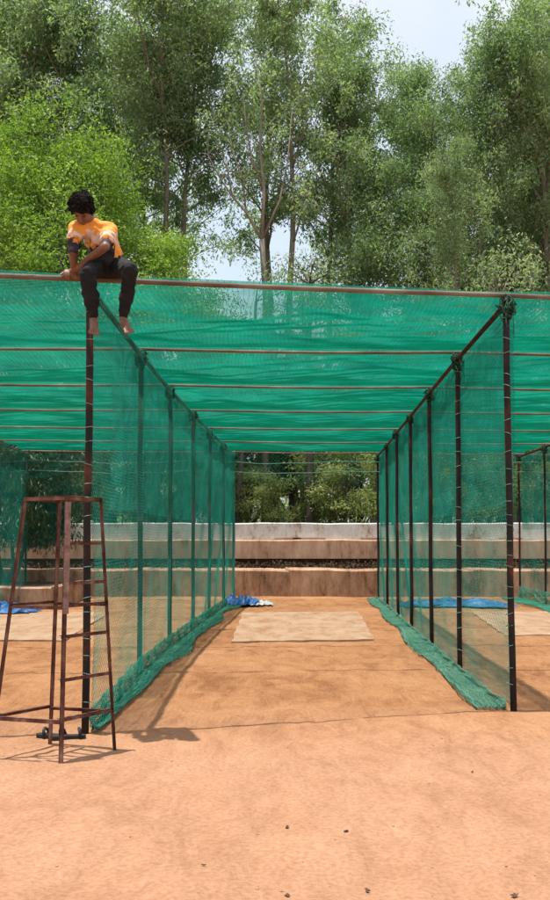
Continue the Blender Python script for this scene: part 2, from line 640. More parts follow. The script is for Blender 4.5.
def net_arrays(fn, u0, u1, v0, v1, cell, r, K, diag=True, K2=None, zs=1.0, cell2=None):
    Vs, Qs, n = [], [], 0
    groups = []
    if diag:
        for s in (1, -1):
            groups.append((clip_diag(u0, u1, v0, v1, cell * 1.4142, s), K))
    else:
        us = np.arange(u0, u1 + 1e-6, cell2 or cell)
        groups.append((np.stack([us, np.full_like(us, v0), us, np.full_like(us, v1)], 1), K))
        vs = np.arange(v0, v1 + 1e-6, cell)
        groups.append((np.stack([np.full_like(vs, u0), vs, np.full_like(vs, u1), vs], 1), K2 or K))
    for seg, k in groups:
        t = np.linspace(0, 1, k)
        U = seg[:, 0:1] + (seg[:, 2:3] - seg[:, 0:1]) * t[None]
        W = seg[:, 1:2] + (seg[:, 3:4] - seg[:, 1:2]) * t[None]
        P = fn(U, W)
        V, Q = tubes_arrays(P, r, 3, zs)
        Vs.append(V)
        Qs.append(Q + n)
        n += len(V)
    return np.concatenate(Vs), np.concatenate(Qs)


def merge(parts):
    Vs, Qs, n = [], [], 0
    for V, Q in parts:
        Vs.append(V)
        Qs.append(Q + n)
        n += len(V)
    return np.concatenate(Vs), np.concatenate(Qs)


def line_interp(key):
    X, D, Z = [np.array(a) for a in LINES[key]]
    L = np.concatenate([[0], np.cumsum(np.hypot(np.diff(X), np.diff(D)))])
    return L, X, D, Z


def side_fn(key, seed, off=0.0, amp=0.028):
    L, X, D, Z = line_interp(key)

    def fn(U, W):
        U2 = U + 0.018 * snoise(U, W, seed, 2.3, 1)
        W2 = np.clip(W, 0, 1)
        x = np.interp(U2, L, X)
        d = np.interp(U2, L, D)
        zt = np.interp(U2, L, Z) - 0.06
        # slack between the posts
        ph = np.interp(U2, L, np.arange(len(L)))
        fr = ph - np.floor(ph)
        slack = np.sin(fr * PI)
        z = W2 * zt + 0.02 - 0.03 * slack * W2
        x = x + off + amp * snoise(U, W * 3, seed, 0.9, 3) * (1.1 - W2) + 0.005 * snoise(U, W * 3, seed, 3, 2) + 0.035 * (1 if off >= 0 else -1)
        return np.stack([x, d, z], -1)

    return fn, L[-1]


def side_net(key, label, cell, r, mat, layers, seed):
    """layers: list of (v0,v1,u0frac,cell,r,offset)"""
    parts = []
    for k, (v0, v1, uf, c, rr, off) in enumerate(layers):
        fn, Lt = side_fn(key, seed + k * 3.1, off)
        H = 3.7
        f2 = lambda U, W, fn=fn: fn(U, W / H)
        parts.append(net_arrays(f2, uf * Lt, Lt, v0 * H, v1 * H, c, rr, 40))
    V, Q = merge(parts)
    o = link('side_net', quads_mesh('side_net', V, Q), mat)
    tag(o, label, 'net', 'side nets between the lanes')
    return o


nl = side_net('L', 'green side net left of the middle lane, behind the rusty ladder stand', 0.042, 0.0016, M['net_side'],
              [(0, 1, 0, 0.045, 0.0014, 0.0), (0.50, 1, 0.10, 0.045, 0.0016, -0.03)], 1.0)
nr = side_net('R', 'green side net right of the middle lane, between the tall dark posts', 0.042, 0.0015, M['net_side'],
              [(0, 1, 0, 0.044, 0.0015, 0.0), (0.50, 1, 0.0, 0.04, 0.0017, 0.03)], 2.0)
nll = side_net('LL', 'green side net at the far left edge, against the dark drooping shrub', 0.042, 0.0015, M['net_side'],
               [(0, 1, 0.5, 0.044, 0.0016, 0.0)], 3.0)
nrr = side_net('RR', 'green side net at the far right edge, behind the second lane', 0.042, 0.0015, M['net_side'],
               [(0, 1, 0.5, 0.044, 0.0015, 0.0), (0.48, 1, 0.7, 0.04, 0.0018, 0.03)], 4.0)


# roof net
def roof_fn(seed, lift):
    ks = ['LL', 'L', 'R', 'RR']
    XX = np.array([LINES[k][0] for k in ks])
    DD = np.array([LINES[k][1] for k in ks])
    ZZ = np.array([LINES[k][2] for k in ks])

    def fn(U, W):
        # U 0..3 across the lanes in metres scale, W 0..6 along rows
        a = np.clip(U / 4.0, 0, 2.9999)
        i = np.floor(a).astype(int)
        fa = a - i
        w = np.clip(W / 2.65, 0, 5.9999)
        j = np.floor(w).astype(int)
        fw = w - j

        def bl(A):
            return ((A[i, j] * (1 - fa) + A[i + 1, j] * fa) * (1 - fw) +
                    (A[i, j + 1] * (1 - fa) + A[i + 1, j + 1] * fa) * fw)

        x = bl(XX) + 0.03 * snoise(U, W, seed, 2.1, 1)
        d = bl(DD) + 0.03 * snoise(U, W, seed, 2.3, 2)
        z = bl(ZZ) + lift
        sag = np.sin(fw * PI)
        z = z - sag * (0.055 + 0.03 * snoise(U, W, seed, 1.2, 4)) + 0.005 * snoise(U, W, seed, 7, 5) * sag
        return np.stack([x, d, z], -1)

    return fn


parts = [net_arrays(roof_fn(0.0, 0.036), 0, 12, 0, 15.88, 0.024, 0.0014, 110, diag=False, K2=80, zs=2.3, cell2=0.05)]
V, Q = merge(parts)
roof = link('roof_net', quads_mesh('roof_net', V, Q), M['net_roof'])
tag(roof, 'bright green roof net stretched over the crossbeams of all lanes', 'net')

# light rear net, barely visible, behind the middle lane and side lanes


def rear_fn(ka, kb, seed):
    A = Vector((LINES[ka][0][6], LINES[ka][1][6], 3.7))
    B = Vector((LINES[kb][0][6], LINES[kb][1][6], 3.7))

    def fn(U, W):
        t = U / (B - A).length
        x = A.x + (B.x - A.x) * t
        d = A.y + (B.y - A.y) * t + 0.05 + 0.05 * snoise(U, W, seed, 1.5, 2)
        return np.stack([x, d, W + 0 * U], -1)

    return fn, (B - A).length


for ka, kb, lab, z0, cell in (('L', 'R', 'thin see-through rear net hanging at the end of the middle lane', 2.9, 0.07),
                        ('LL', 'L', 'dark green rear net at the end of the left lane, behind the ladder stand', 0.8, 0.045),
                        ('R', 'RR', 'green rear net at the end of the right lane, above the blue sheet', 1.6, 0.05)):
    fn, Ln = rear_fn(ka, kb, ord(ka[0]) * 0.3)
    V, Q = net_arrays(fn, 0, Ln, z0, 3.7, cell, 0.0022 if ka != 'L' else 0.0018, 24)
    o = link('rear_net', quads_mesh('rear_net', V, Q), M['net_side'])
    tag(o, lab, 'net', 'rear nets closing the lanes')

for z, lab in ((3.47, 'pale green cord strung across the lane ends just under the roof'),
               (3.22, 'pale green cord strung across the lane ends, the lower of the two')):
    b = MB()
    xs = np.linspace(-8, 8, 60)
    b.tube([(x, 23.9 + 0.03 * x, z - 0.03 * math.cos(x * 1.6) + 0.01 * math.sin(x * 5)) for x in xs], [0.008] * 60, 6)
    o = b.build('tension_cord', M['rope'], None, True)
    tag(o, lab, 'cord', 'cords across the lane ends')


# heaped net along the foot of each line
def heap_net(key, side, label, width, uf0=0.0, uf1=1.0, mat=None, dens=1.0, both=0.0, taper=0, up=.30):
    L, X, D, Z = line_interp(key)
    parts = []
    for lay in range(2):
        seed = lay * 5.3 + ord(key[-1]) * .17

        def fn(U, W, lay=lay, seed=seed):
            x = np.interp(U, L, X)
            d = np.interp(U, L, D) + 0.05 * snoise(U, W, seed, 1.6, 6) * W
            wd = width * (0.75 + (0.22 if taper else 0.10) * snoise(U, 0 * W, 1 + taper, 0.9, 1) + 0.03 * snoise(U, 0 * W, 2, 2.1, 3))
            wd = wd * np.clip(0.2 + U / 4.0, 0, 1) if taper else wd
            s = W  # 0..1
            off = np.where(s < 0.3, 0.04 + 0.02 * snoise(U, W * 3, seed, 5, 1), 0.04 + (s - 0.3) / 0.7 * wd)
            off = off + 0.012 * snoise(U, W * 4, seed, 3.5, 3)
            zz = np.where(s < 0.3, up * (1 - s / 0.3) + 0.03,
                          0.02 + 0.014 * np.abs(snoise(U, W * 3, seed, 3.6, 5)) + 0.012 * np.abs(snoise(U, W * 5, seed, 7, 2)))
            zz = zz + 0.008 * lay
            return np.stack([x + side * (off - both * (lay == 2)), d, zz], -1)

        def f2(U, W, fn=fn):
            return fn(U, W / 1.1)

        parts.append(net_arrays(f2, uf0 * L[-1], uf1 * L[-1], 0.0, 1.1, 0.040 / dens, 0.0023, 26))
        # folds: thicker gathered strands running along the heap
    us = np.linspace(uf0 * L[-1], uf1 * L[-1], 240)
    P = []
    for k, s in enumerate((0.22, 0.45, 0.6, 0.8, 1.0)):
        P.append(fn(us[None], np.full((1, 240), s) + 0.08 * snoise(us[None], 0, k, 1.4, 2))[0])
    V, Q = tubes_arrays(np.array(P), np.array([[0.005], [0.003], [0.003], [0.004], [0.005]]), 5)
    parts.append((V, Q))
    V, Q = merge(parts)
    o = link('heaped_net', quads_mesh('heaped_net', V, Q), mat or M['net_heap'])
    tag(o, label, 'net', 'slack net heaped along the ground')
    # dark weighted rope at its edge
    e = fn(us[None], np.full((1, 240), 1.02))
    e[..., 2] = 0.03
    V, Q = tubes_arrays(e, 0.006, 6)
    ro = link('edge_rope', quads_mesh('edge_rope', V, Q), M['dark_rope'], o)
    return o


heap_net('L', 1, 'crumpled green net heaped along the foot of the left side net', 0.32, 0.0, 0.97, dens=1.1, taper=1, up=.17)
heap_net('R', -1, 'crumpled pale green net heaped along the foot of the right side net', 0.34, 0.0, 1.0, both=0.0, up=.05, mat=M['net_pale'])
heap_net('RR', -1, 'crumpled green net lying at the foot of the far right posts', 0.6, 0.55, 1.0)
heap_net('LL', 1, 'crumpled green net lying at the foot of the far left side net', 0.4, 0.6, 1.0)


# tangled knots of net at post heads
def knot(p, r, parent):
    b = MB()
    pts = []
    rs = random.Random(int(p.x * 1000 + p.y * 77))
    a = Vector((rs.gauss(0, 1), rs.gauss(0, 1), rs.gauss(0, 1))).normalized()
    for k in range(150):
        a = (a + Vector((rs.gauss(0, .45), rs.gauss(0, .45), rs.gauss(0, .45)))).normalized()
        rr = r * rs.uniform(0.45, 1.0)
        pts.append(p + Vector((a.x * rr, a.y * rr, a.z * rr * 1.25)))
    b.tube(pts, [0.007] * len(pts), 4)
    # a few loose tails
    for q in range(4):
        s = p + Vector((rs.uniform(-r, r), rs.uniform(-r, r), -r * .6))
        b.tube([s, s + Vector((rs.uniform(-.05, .05), 0, -.08)), s + Vector((rs.uniform(-.09, .09), 0, -.2))], [.004, .004, .002], 4)
    return b.build('net_knot', M['dark_rope'], parent, True)


for key in ('L', 'R', 'RR'):
    X, D, Z = LINES[key]
    for i in range(7):
        if key == 'RR' and i < 5:
            continue
        if key == 'L' and i == 0:
            continue
        knot(rel((X[i], D[i] - 0.02, Z[i] - 0.11)), 0.105 if i == 0 else 0.10, frame)

# ------------------------------------------------------------------ terrace walls behind
M['wall_low'] = noise_mat('stained tan plaster', [(0.38, (0.1088, 0.06046, 0.03627)), (0.455, (0.2903, 0.1632, 0.09674)), (0.54, (0.4111, 0.2479, 0.1572)),
                                                 (0.64, (0.5079, 0.3385, 0.2297))], 0.9, detail=10, bump=0.5, stretch=(2.2, 1, 0.8), noise_rough=0.78)
M['wall_up'] = noise_mat('weathered pink plaster', [(0.36, (0.2122, 0.1146, 0.0693)), (0.45, (0.4667, 0.2736, 0.1789)), (0.62, (0.6222, 0.4073, 0.2772))],
                         1.1, detail=10, bump=0.4, stretch=(2.2, 1, 0.7), noise_rough=0.76)
M['wall_white'] = noise_mat('worn whitewash', [(0.38, (0.27, 0.19, 0.14)), (0.45, (0.52, 0.49, 0.45)), (0.6, (0.66, 0.66, 0.65))],
                            1.3, detail=10, bump=0.3, stretch=(1.6, 1, .8), noise_rough=0.78)


def wobble_box(x0, x1, y0, y1, z0, z1, step=0.5, amp=0.02, seed=0):
    """a long wall piece with slightly uneven edges"""
    xs = np.arange(x0, x1 + step, step)
    n = len(xs)
    V = []
    for k, x in enumerate(xs):
        a = amp * math.sin(x * 1.7 + seed) + amp * .7 * math.sin(x * 5.1 + seed * 2) + random.uniform(-amp, amp) * .4
        for (y, z) in ((y0, z0), (y0 + a * .5, z1 - 0.03 + a), (y0 + 0.03 + a * .5, z1 + a), (y1, z1 + a), (y1, z0)):
            V.append((x, y, z))
    Q = []
    for k in range(n - 1):
        for s in range(5):
            s2 = (s + 1) % 5
            Q.append((k * 5 + s, k * 5 + s2, (k + 1) * 5 + s2, (k + 1) * 5 + s))
    b = MB()
    b.add(V, Q)
    b.f.append([4, 3, 2, 1, 0])
    b.f.append([(n - 1) * 5 + s for s in range(5)])
    return b


low = empty('terrace_wall', (0, 25.5, 0))
tag(low, 'low tan stained plaster wall at the far end of the lanes, nearest step', 'wall')
lo = Vector((0, 25.5, 0))
x = -16.0
edges = [-16, -12.4, -8.9, -5.4, -2.05, 0.28, 2.9, 5.2, 7.7, 11, 16]
for a, c in zip(edges[:-1], edges[1:]):
    b = wobble_box(a + 0.02, c - 0.02, random.uniform(-.015, .015), 1.8, -0.2, 0.72 + random.uniform(-.015, .015), 0.4, 0.012, a)
    b.build('wall_section', M['wall_low'], low)

upw = empty('upper_terrace_wall', (0, 28.2, 0.6))
tag(upw, 'upper weathered pinkish wall with whitewashed parapet below the trees', 'wall')
b = wobble_box(-18, 18, 0.35, 1.2, -0.1, 0.4, 0.6, 0.01, 3)
b.build('wall_base', M['litter'], upw)
b = wobble_box(-18, 18, 0.0, 1.2, 0.36, 0.92, 0.4, 0.008, 5)
b.build('wall_face', M['wall_up'], upw)
b = wobble_box(-18, 18, 0.18, 0.62, 0.925, 1.42, 0.4, 0.009, 8)
b.build('parapet', M['wall_white'], upw)
# broken coping bits along the parapet foot
for px in (288, 300, 316, 372, 52, 470, 510):
    X = (px - 275) * 28.3 / F
    b = MB()
    b.box((X, 0.09, .95), (random.uniform(.3, .8), 0.13, 0.045), Matrix.Rotation(random.uniform(-.05, .05), 4, 'Y'))
    b.build('coping', M['wall_up'], upw)

# earth bank behind the walls carrying the trees
xs = np.arange(-60, 61, 1.5)
ys = np.array([28.9, 29.6, 31, 33, 36, 40, 46, 55, 70, 95, 140])
Xg, Yg = np.meshgrid(xs, ys, indexing='ij')
Zg = 1.72 + 0.12 * snoise(Xg, Yg, 0, .6, 3)
Zg[:, 0] = 1.5
V = np.stack([Xg, Yg, Zg], -1).reshape(-1, 3)
i, j = np.meshgrid(np.arange(len(xs) - 1), np.arange(len(ys) - 1), indexing='ij')
a = i * len(ys) + j
Q = np.stack([a, a + len(ys), a + len(ys) + 1, a + 1], -1).reshape(-1, 4)
bank = link('embankment', quads_mesh('embankment', V, Q), M['litter'], smooth=True)
tag(bank, kind='structure')


# ------------------------------------------------------------------ leaves
def leaves(centers, sig, n, ln, wd, droop=0.6, seed=0, spread_len=0.3):
    """leaf quads round clump centres. centers (C,3), sig (C,3)"""
    r = np.random.default_rng(seed)
    C = len(centers)
    idx = np.repeat(np.arange(C), n)
    g = r.normal(size=(len(idx), 3))
    gl = np.linalg.norm(g, axis=1, keepdims=True)
    g = g / gl * (r.random((len(idx), 1)) ** 0.55) * 1.75
    P = centers[idx] + g * sig[idx]
    P[:, 2] -= droop * 0.35 * sig[idx][:, 2] * np.abs(g[:, 0] + g[:, 1])
    ax = r.normal(size=(len(idx), 3))
    ax[:, 2] = ax[:, 2] * (1 - droop) - droop * 1.6
    ax /= np.linalg.norm(ax, axis=1, keepdims=True)
    q = r.normal(size=(len(idx), 3))
    sd = np.cross(ax, q)
    sd /= np.linalg.norm(sd, axis=1, keepdims=True)
    Ls = ln * r.uniform(1 - spread_len, 1 + spread_len, (len(idx), 1))
    Ws = wd * r.uniform(0.7, 1.3, (len(idx), 1))
    v0 = P
    v1 = P + ax * Ls * 0.45 + sd * Ws * 0.5
    v2 = P + ax * Ls
    v3 = P + ax * Ls * 0.45 - sd * Ws * 0.5
    V = np.stack([v0, v1, v2, v3], 1).reshape(-1, 3)
    Q = np.arange(len(V)).reshape(-1, 4)
    return V, Q


def limb(p, d, length, k, r, up=0.0, jit=0.12):
    """polyline from p in direction d"""
    pts = [p.copy()]
    st = length / (k - 1)
    d = d.normalized()
    for _ in range(k - 1):
        d = (d + Vector((r.gauss(0, jit), r.gauss(0, jit), r.gauss(0, jit) + up))).normalized()
        pts.append(pts[-1] + d * st)
    return pts


def gum_tree(seed, H, base=0.35, spread=2.6, nb=26, nleaf=170, csig=0.30, open_=0.0, trunk_r=0.17, mat='leaf_gum', lean=0.0,
             bark='bark', low_clumps=0, leaf=(0.15, 0.052)):
    r = random.Random(seed)
    tb = MB()
    tp = [Vector((0, 0, -0.3))]
    k = 14
    d = Vector((lean, 0, 1)).normalized()
    for i in range(1, k):
        d = (d + Vector((r.gauss(0, .05), r.gauss(0, .05), 0.05))).normalized()
        tp.append(tp[-1] + d * (H * 0.93 + .3) / (k - 1))
    rad = [trunk_r * (1.25 if i == 0 else 1) * (1 - 0.86 * (i / (k - 1)) ** 0.9) for i in range(k)]
    tb.tube(tp, rad, 9)

    def tpos(t):
        f = t * (k - 1)
        i = min(int(f), k - 2)
        return tp[i].lerp(tp[i + 1], f - i), rad[i]

    cs, sg = [], []
    for b in range(nb):
        t = base + (1 - base) * ((b + r.random()) / nb) ** 0.9
        t = min(t, 0.985)
        p, pr = tpos(t)
        az = b * 2.4 + r.uniform(-.5, .5)
        q = (t - base) / (1 - base)
        prof = math.sin(min(1, 0.25 + q * 0.95) * PI * 0.86) ** 0.7
        ln = spread * max(0.25, prof) * r.uniform(.55, 1.3) * 1.1
        el = r.uniform(0.55, 1.1)
        d = Vector((math.cos(az) * math.cos(el), math.sin(az) * math.cos(el), math.sin(el)))
        lp = limb(p, d, ln, 6, r, up=-0.02)
        r0 = max(0.018, pr * 0.42)
        tb.tube(lp, [r0 * (1 - .85 * i / 5) for i in range(6)], 5)
        for s in range(5):
            i = r.randint(1, 5)
            sp = lp[i]
            d2 = Vector((r.gauss(0, 1), r.gauss(0, 1), r.uniform(-.3, .9))).normalized()
            l2 = ln * r.uniform(.22, .42)
            sl = limb(sp, d2, l2, 4, r, up=-0.12)
            tb.tube(sl, [r0 * .35, r0 * .28, r0 * .2, 0.006], 4, cap=False)
            if r.random() > open_:
                cs.append(sl[-1]); sg.append((csig, csig, csig * 1.15))
                if r.random() < .6:
                    cs.append(sl[2]); sg.append((csig * .8, csig * .8, csig))
        if r.random() > open_ * .5:
            cs.append(lp[-1]); sg.append((csig, csig, csig * 1.2))
    p, _ = tpos(0.99)
    for s in range(4):
        cs.append(p + Vector((r.gauss(0, .3), r.gauss(0, .3), r.uniform(-.2, .5)))); sg.append((csig * .8, csig * .8, csig))
    for s in range(low_clumps):
        cs.append(Vector((r.gauss(0, spread * .5), r.gauss(0, spread * .5), r.uniform(.5, H * base)))); sg.append((csig, csig, csig))
    cs = np.array([list(c) for c in cs])
    sg = np.array(sg) * np.random.default_rng(seed).uniform(.6, 1.4, (len(cs), 1))
    V, Q = leaves(cs, sg, nleaf, leaf[0], leaf[1], 0.62, seed)
    root = empty('gum_tree')
    tb.build('trunk', M[bark], root, True)
    link('crown', quads_mesh('crown', V, Q), M[mat], root)
    return root


def bushy_tree(seed, H, w, nclump, nleaf, mat, trunk_r=0.15, name='bushy_tree', csig=0.45, leaf=(0.10, 0.05), bark='dark_bark',
               zmin=0.25, squash=1.0, droop=0.25):
    """multi-stemmed rounded tree: stems fan out to every leaf clump"""
    r = random.Random(seed)
    rn = np.random.default_rng(seed)
    tb = MB()
    cs, sg = [], []
    stems = []
    for s in range(6):
        az = s * 1.05 + r.uniform(-.3, .3)
        d = Vector((math.cos(az) * .55, math.sin(az) * .55, 1))
        lp = limb(Vector((r.uniform(-.1, .1), r.uniform(-.1, .1), -.2)), d, H * r.uniform(.42, .62), 8, r, up=.03, jit=.13)
        tb.tube(lp, [trunk_r * (.8 - .65 * i / 7) for i in range(8)], 7)
        stems.append(lp)
    for c in range(nclump):
        th = r.uniform(0, 2 * PI)
        u = r.uniform(-0.5, 1)
        rr = r.uniform(0.55, 1.0) ** 0.5
        lob = 0.82 + 0.22 * math.sin(3 * th + seed) + 0.12 * math.sin(7 * th + u * 4)
        x = math.cos(th) * math.sqrt(max(0, 1 - u * u)) * w * rr * lob
        y = math.sin(th) * math.sqrt(max(0, 1 - u * u)) * w * rr * lob * squash
        z = H * zmin + (H * (1 - zmin)) * (0.38 + 0.62 * u * rr * (0.9 + 0.15 * math.sin(th * 4 + seed)))
        p = Vector((x, y, max(z, 0.3)))
        cs.append(list(p))
        sg.append((csig * 1.15, csig * 1.15, csig * .6))
        st = min(stems, key=lambda s: min((q - p).length for q in s[2:]))
        q = sorted(st[1:], key=lambda q: (q - p).length)[r.randint(0, 3)]
        q = q + Vector((r.gauss(0, .05), r.gauss(0, .05), r.gauss(0, .12)))
        mid = q.lerp(p, .5) + Vector((r.gauss(0, .1), r.gauss(0, .1), r.uniform(0, .25)))
        tb.tube([q, mid, p], [.012, .008, .004], 4, cap=False)
    cs = np.array(cs)
    sg = np.array(sg) * rn.uniform(.65, 1.35, (len(cs), 1))
    V, Q = leaves(cs, sg, nleaf, leaf[0], leaf[1], droop, seed)
    root = empty(name)
    tb.build('trunk', M[bark], root, True)
    link('crown', quads_mesh('crown', V, Q), M[mat], root)
    return root


def copy_tree(o):
    c = o.copy()
    col.objects.link(c)
    for ch in list(o.children):
        d = ch.copy()
        col.objects.link(d)
        d.parent = c
    return c


def place(root, px, D, rz=0, s=1.0, z=1.6, label='', cat='tree', group=None, lean=0.0):
    X = (px - 275) * D / F
    root.location = (X, D, z)
    root.rotation_euler = (0, lean, rz)
    root.scale = (s, s, s)
    tag(root, label, cat, group)
    return root


G = 'tall gum trees behind the wall'
gA = gum_tree(21, 20, base=0.30, spread=3.1, nb=42, nleaf=104)
gB = gum_tree(22, 20, base=0.40, spread=2.6, nb=38, nleaf=104)
gC = gum_tree(23, 20, base=0.50, spread=2.6, nb=22, nleaf=90, open_=0.45, csig=.27)
gD = gum_tree(24, 20, base=0.22, spread=3.1, nb=44, nleaf=104)
gE = gum_tree(25, 20, base=0.58, spread=3.0, nb=34, nleaf=104)
protos = {'E': gE, 'A': gA, 'B': gB, 'C': gC, 'D': gD}
used = set()
# px, depth, rotation, top pixel row, prototype, label
spots = [
    (8, 36, 0.4, -60, 'A', 'tall dense gum tree at the left edge of the photo'),
    (62, 38, 1.9, -45, 'D', 'tall dense gum tree second from the left edge, above the bright green tree'),
    (112, 35, 3.1, -70, 'B', 'tall gum tree above the head of the seated person'),
    (150, 37, 4.4, -40, 'E', 'tall dense gum tree right of the seated person'),
    (190, 36, 0.9, -50, 'E', 'tall gum tree whose crown hangs left above the slim forked tree'),
    (275, 38, 2.4, -35, 'C', 'thin open gum tree directly behind the slim forked tree'),
    (293, 37, 5.2, -30, 'C', 'thin open gum tree just right of the slim forked tree'),
    (312, 40, 1.2, -10, 'C', 'tall gum tree left of the bright sky gap'),
    (392, 36, 2.8, -8, 'B', 'tall pointed gum tree standing right of the bright sky gap'),
    (418, 40, 0.2, 28, 'D', 'gum tree between the pointed gum tree and the top sky notch'),
    (468, 36, 3.9, 52, 'D', 'shorter leafy gum tree below the top sky notch'),
    (448, 33, 5.6, 150, 'C', 'short open gum tree with visible forked branches on the right'),
    (522, 37, 1.5, -45, 'B', 'tall gum tree near the right edge with dark branches'),
    (565, 35, 2.2, -30, 'A', 'tall dense gum tree cut by the right edge of the photo'),
    (436, 37, 1.1, 85, 'A', 'broad leafy gum tree directly under the top sky notch'),
    (508, 38, 4.1, 120, 'D', 'broad leafy gum tree lower than its neighbours near the right edge'),
    (500, 42, 4.8, 60, 'A', 'gum tree further back between the short leafy gum and the right edge'),
    (374, 44, 3.3, 130, 'A', 'lower gum tree seen below the bright sky gap'),
    (140, 45, 0.7, -20, 'D', 'tall gum tree further back behind the two gums by the seated person'),
    (35, 46, 2.9, -20, 'B', 'tall gum tree further back near the left edge'),
]
for (px, D, rz, ty, p, lab) in spots:
    root = protos[p] if p not in used else copy_tree(protos[p])
    used.add(p)
    top = (539 - ty) * D / F + CAMZ - 1.6
    place(root, px, D, rz, top / 18.8, 1.6, lab, 'tree', G)

# bright feathery tree on the left
br = bushy_tree(31, 14.0, 5.6, 360, 230, 'leaf_bright', 0.26, 'feathery_tree', csig=.42, leaf=(0.13, 0.055), zmin=.18, squash=.55,
                droop=.1)
place(br, 36, 32, 0.3, 1.08, 1.6, 'broad bright green feathery tree behind the seated person', 'tree')
br2 = bushy_tree(32, 11.6, 3.1, 190, 220, 'leaf_bright', 0.18, 'feathery_tree', csig=.40, leaf=(0.13, 0.055), zmin=.15, squash=.7, droop=.1)
place(br2, 170, 31, 1.3, .90, 1.6, 'smaller bright green feathery tree right of the seated person', 'tree')

# olive shrubs and small trees behind the nets
sA = bushy_tree(41, 8.0, 2.3, 130, 130, 'leaf_olive', 0.10, 'small_tree', csig=.32, leaf=(0.16, 0.06), zmin=.12, droop=.5)
sB = bushy_tree(42, 3.2, 1.5, 60, 190, 'leaf_olive', 0.05, 'shrub', csig=.28, leaf=(0.10, 0.04), zmin=.05, droop=.4)
G2 = 'small olive trees behind the nets'
sm = [(352, 33, 1.0, .2, 'small olive tree behind the nets below the bright sky gap'),
      (388, 35, .86, 1.4, 'small olive tree behind the nets left of the forked trunk on the right'),
      (432, 34, .80, 2.9, 'small olive tree behind the nets in front of the short open gum'),
      (484, 33, .88, 4.0, 'small olive tree behind the nets right of the short open gum'),
      (540, 34, 1.02, 5.2, 'small olive tree behind the nets at the right edge'),
      (240, 36, 1.08, 3.5, 'small olive tree behind the nets under the thin open gum'),
      (305, 38, .92, .9, 'small olive tree behind the nets, lower left of the bright sky gap'),
      (272, 37, .86, 5.7, 'small olive tree behind the nets beneath the fork of the slim tree'),
      (222, 35, .90, 4.4, 'small olive tree behind the nets at the right foot of the bright green tree'),
      (-10, 38, .85, 1.9, 'small olive tree behind the left end of the bright green tree'),
      (100, 40, .8, 2.6, 'small olive tree deep behind the bright green tree')]
for k, (px, D, s, rz, lab) in enumerate(sm):
    root = sA if k == 0 else copy_tree(sA)
    place(root, px, D, rz, s, 1.6, lab, 'tree', G2)
G3 = 'shrubs growing along the top of the wall'
sh = [(356, 30.2, 1.0, .3, 'olive shrub spilling over the parapet at the right of the lane end'),
      (258, 31, .72, 1.2, 'olive shrub on the bank at the left of the lane end'),
      (322, 33, .8, 2.2, 'olive shrub on the bank behind the middle of the lane end'),
      (412, 31, .95, 3.1, 'shrub on the bank seen through the right side net, nearest the lane'),
      (455, 31.5, 1.05, 4.1, 'shrub on the bank seen through the middle of the right side net'),
      (500, 31, .95, 5.0, 'shrub on the bank behind the tall front post on the right'),
      (545, 31.5, 1.05, .8, 'shrub on the bank at the right edge of the photo'),
      (205, 31, .95, 1.8, 'shrub on the bank seen through the rear of the left side net'),
      (160, 31.5, 1.0, 2.8, 'shrub on the bank seen through the middle of the left side net'),
      (115, 31, 1.0, 3.9, 'shrub on the bank right of the front left post'),
      (62, 32, 1.05, 4.6, 'shrub on the bank behind the top of the ladder stand')]
for k, (px, D, s, rz, lab) in enumerate(sh):
    root = sB if k == 0 else copy_tree(sB)
    place(root, px, D, rz, s, 1.6, lab, 'shrub', G3)

# drooping shrub left in front of the wall, tree shade painted into its leaves
dk = bushy_tree(51, 4.9, 1.7, 110, 330, 'leaf_shaded', 0.09, 'drooping_shrub', csig=.33, leaf=(0.17, 0.03), zmin=.1, droop=.85)
place(dk, 8, 24.9, .4, 1, .35, 'dark drooping shrub growing from the low planter at the left edge', 'shrub')

# dark and pale trunks seen through the lane end
def bare_trunk(px, D, r0, H, lean, mat, lab, seed):
    r = random.Random(seed)
    root = empty('slender_tree', ((px - 275) * D / F, D, 1.5))
    b = MB()
    pts = limb(Vector((0, 0, -.2)), Vector((lean, 0, 1)), H, 9, r, up=.03, jit=.03)
    b.tube(pts, [r0 * (1 - .5 * i / 8) for i in range(9)], 8)
    cs, sg = [], []
    for k in range(16):
        p = pts[r.randint(4, 8)]
        d = Vector((r.gauss(0, 1), r.gauss(0, 1), .8)).normalized()
        l = limb(p, d, r.uniform(.8, 1.8), 4, r)
        b.tube(l, [r0 * .3, r0 * .22, r0 * .15, .006], 4, cap=False)
        cs.append(list(l[-1])); sg.append((.35, .35, .4))
    b.build('trunk', M[mat], root, True)
    V, Q = leaves(np.array(cs), np.array(sg), 90, .14, .045, .6, seed)
    link('crown', quads_mesh('crown', V, Q), M['leaf_gum'], root)
    tag(root, lab, 'tree', 'slender trunks behind the lane end')


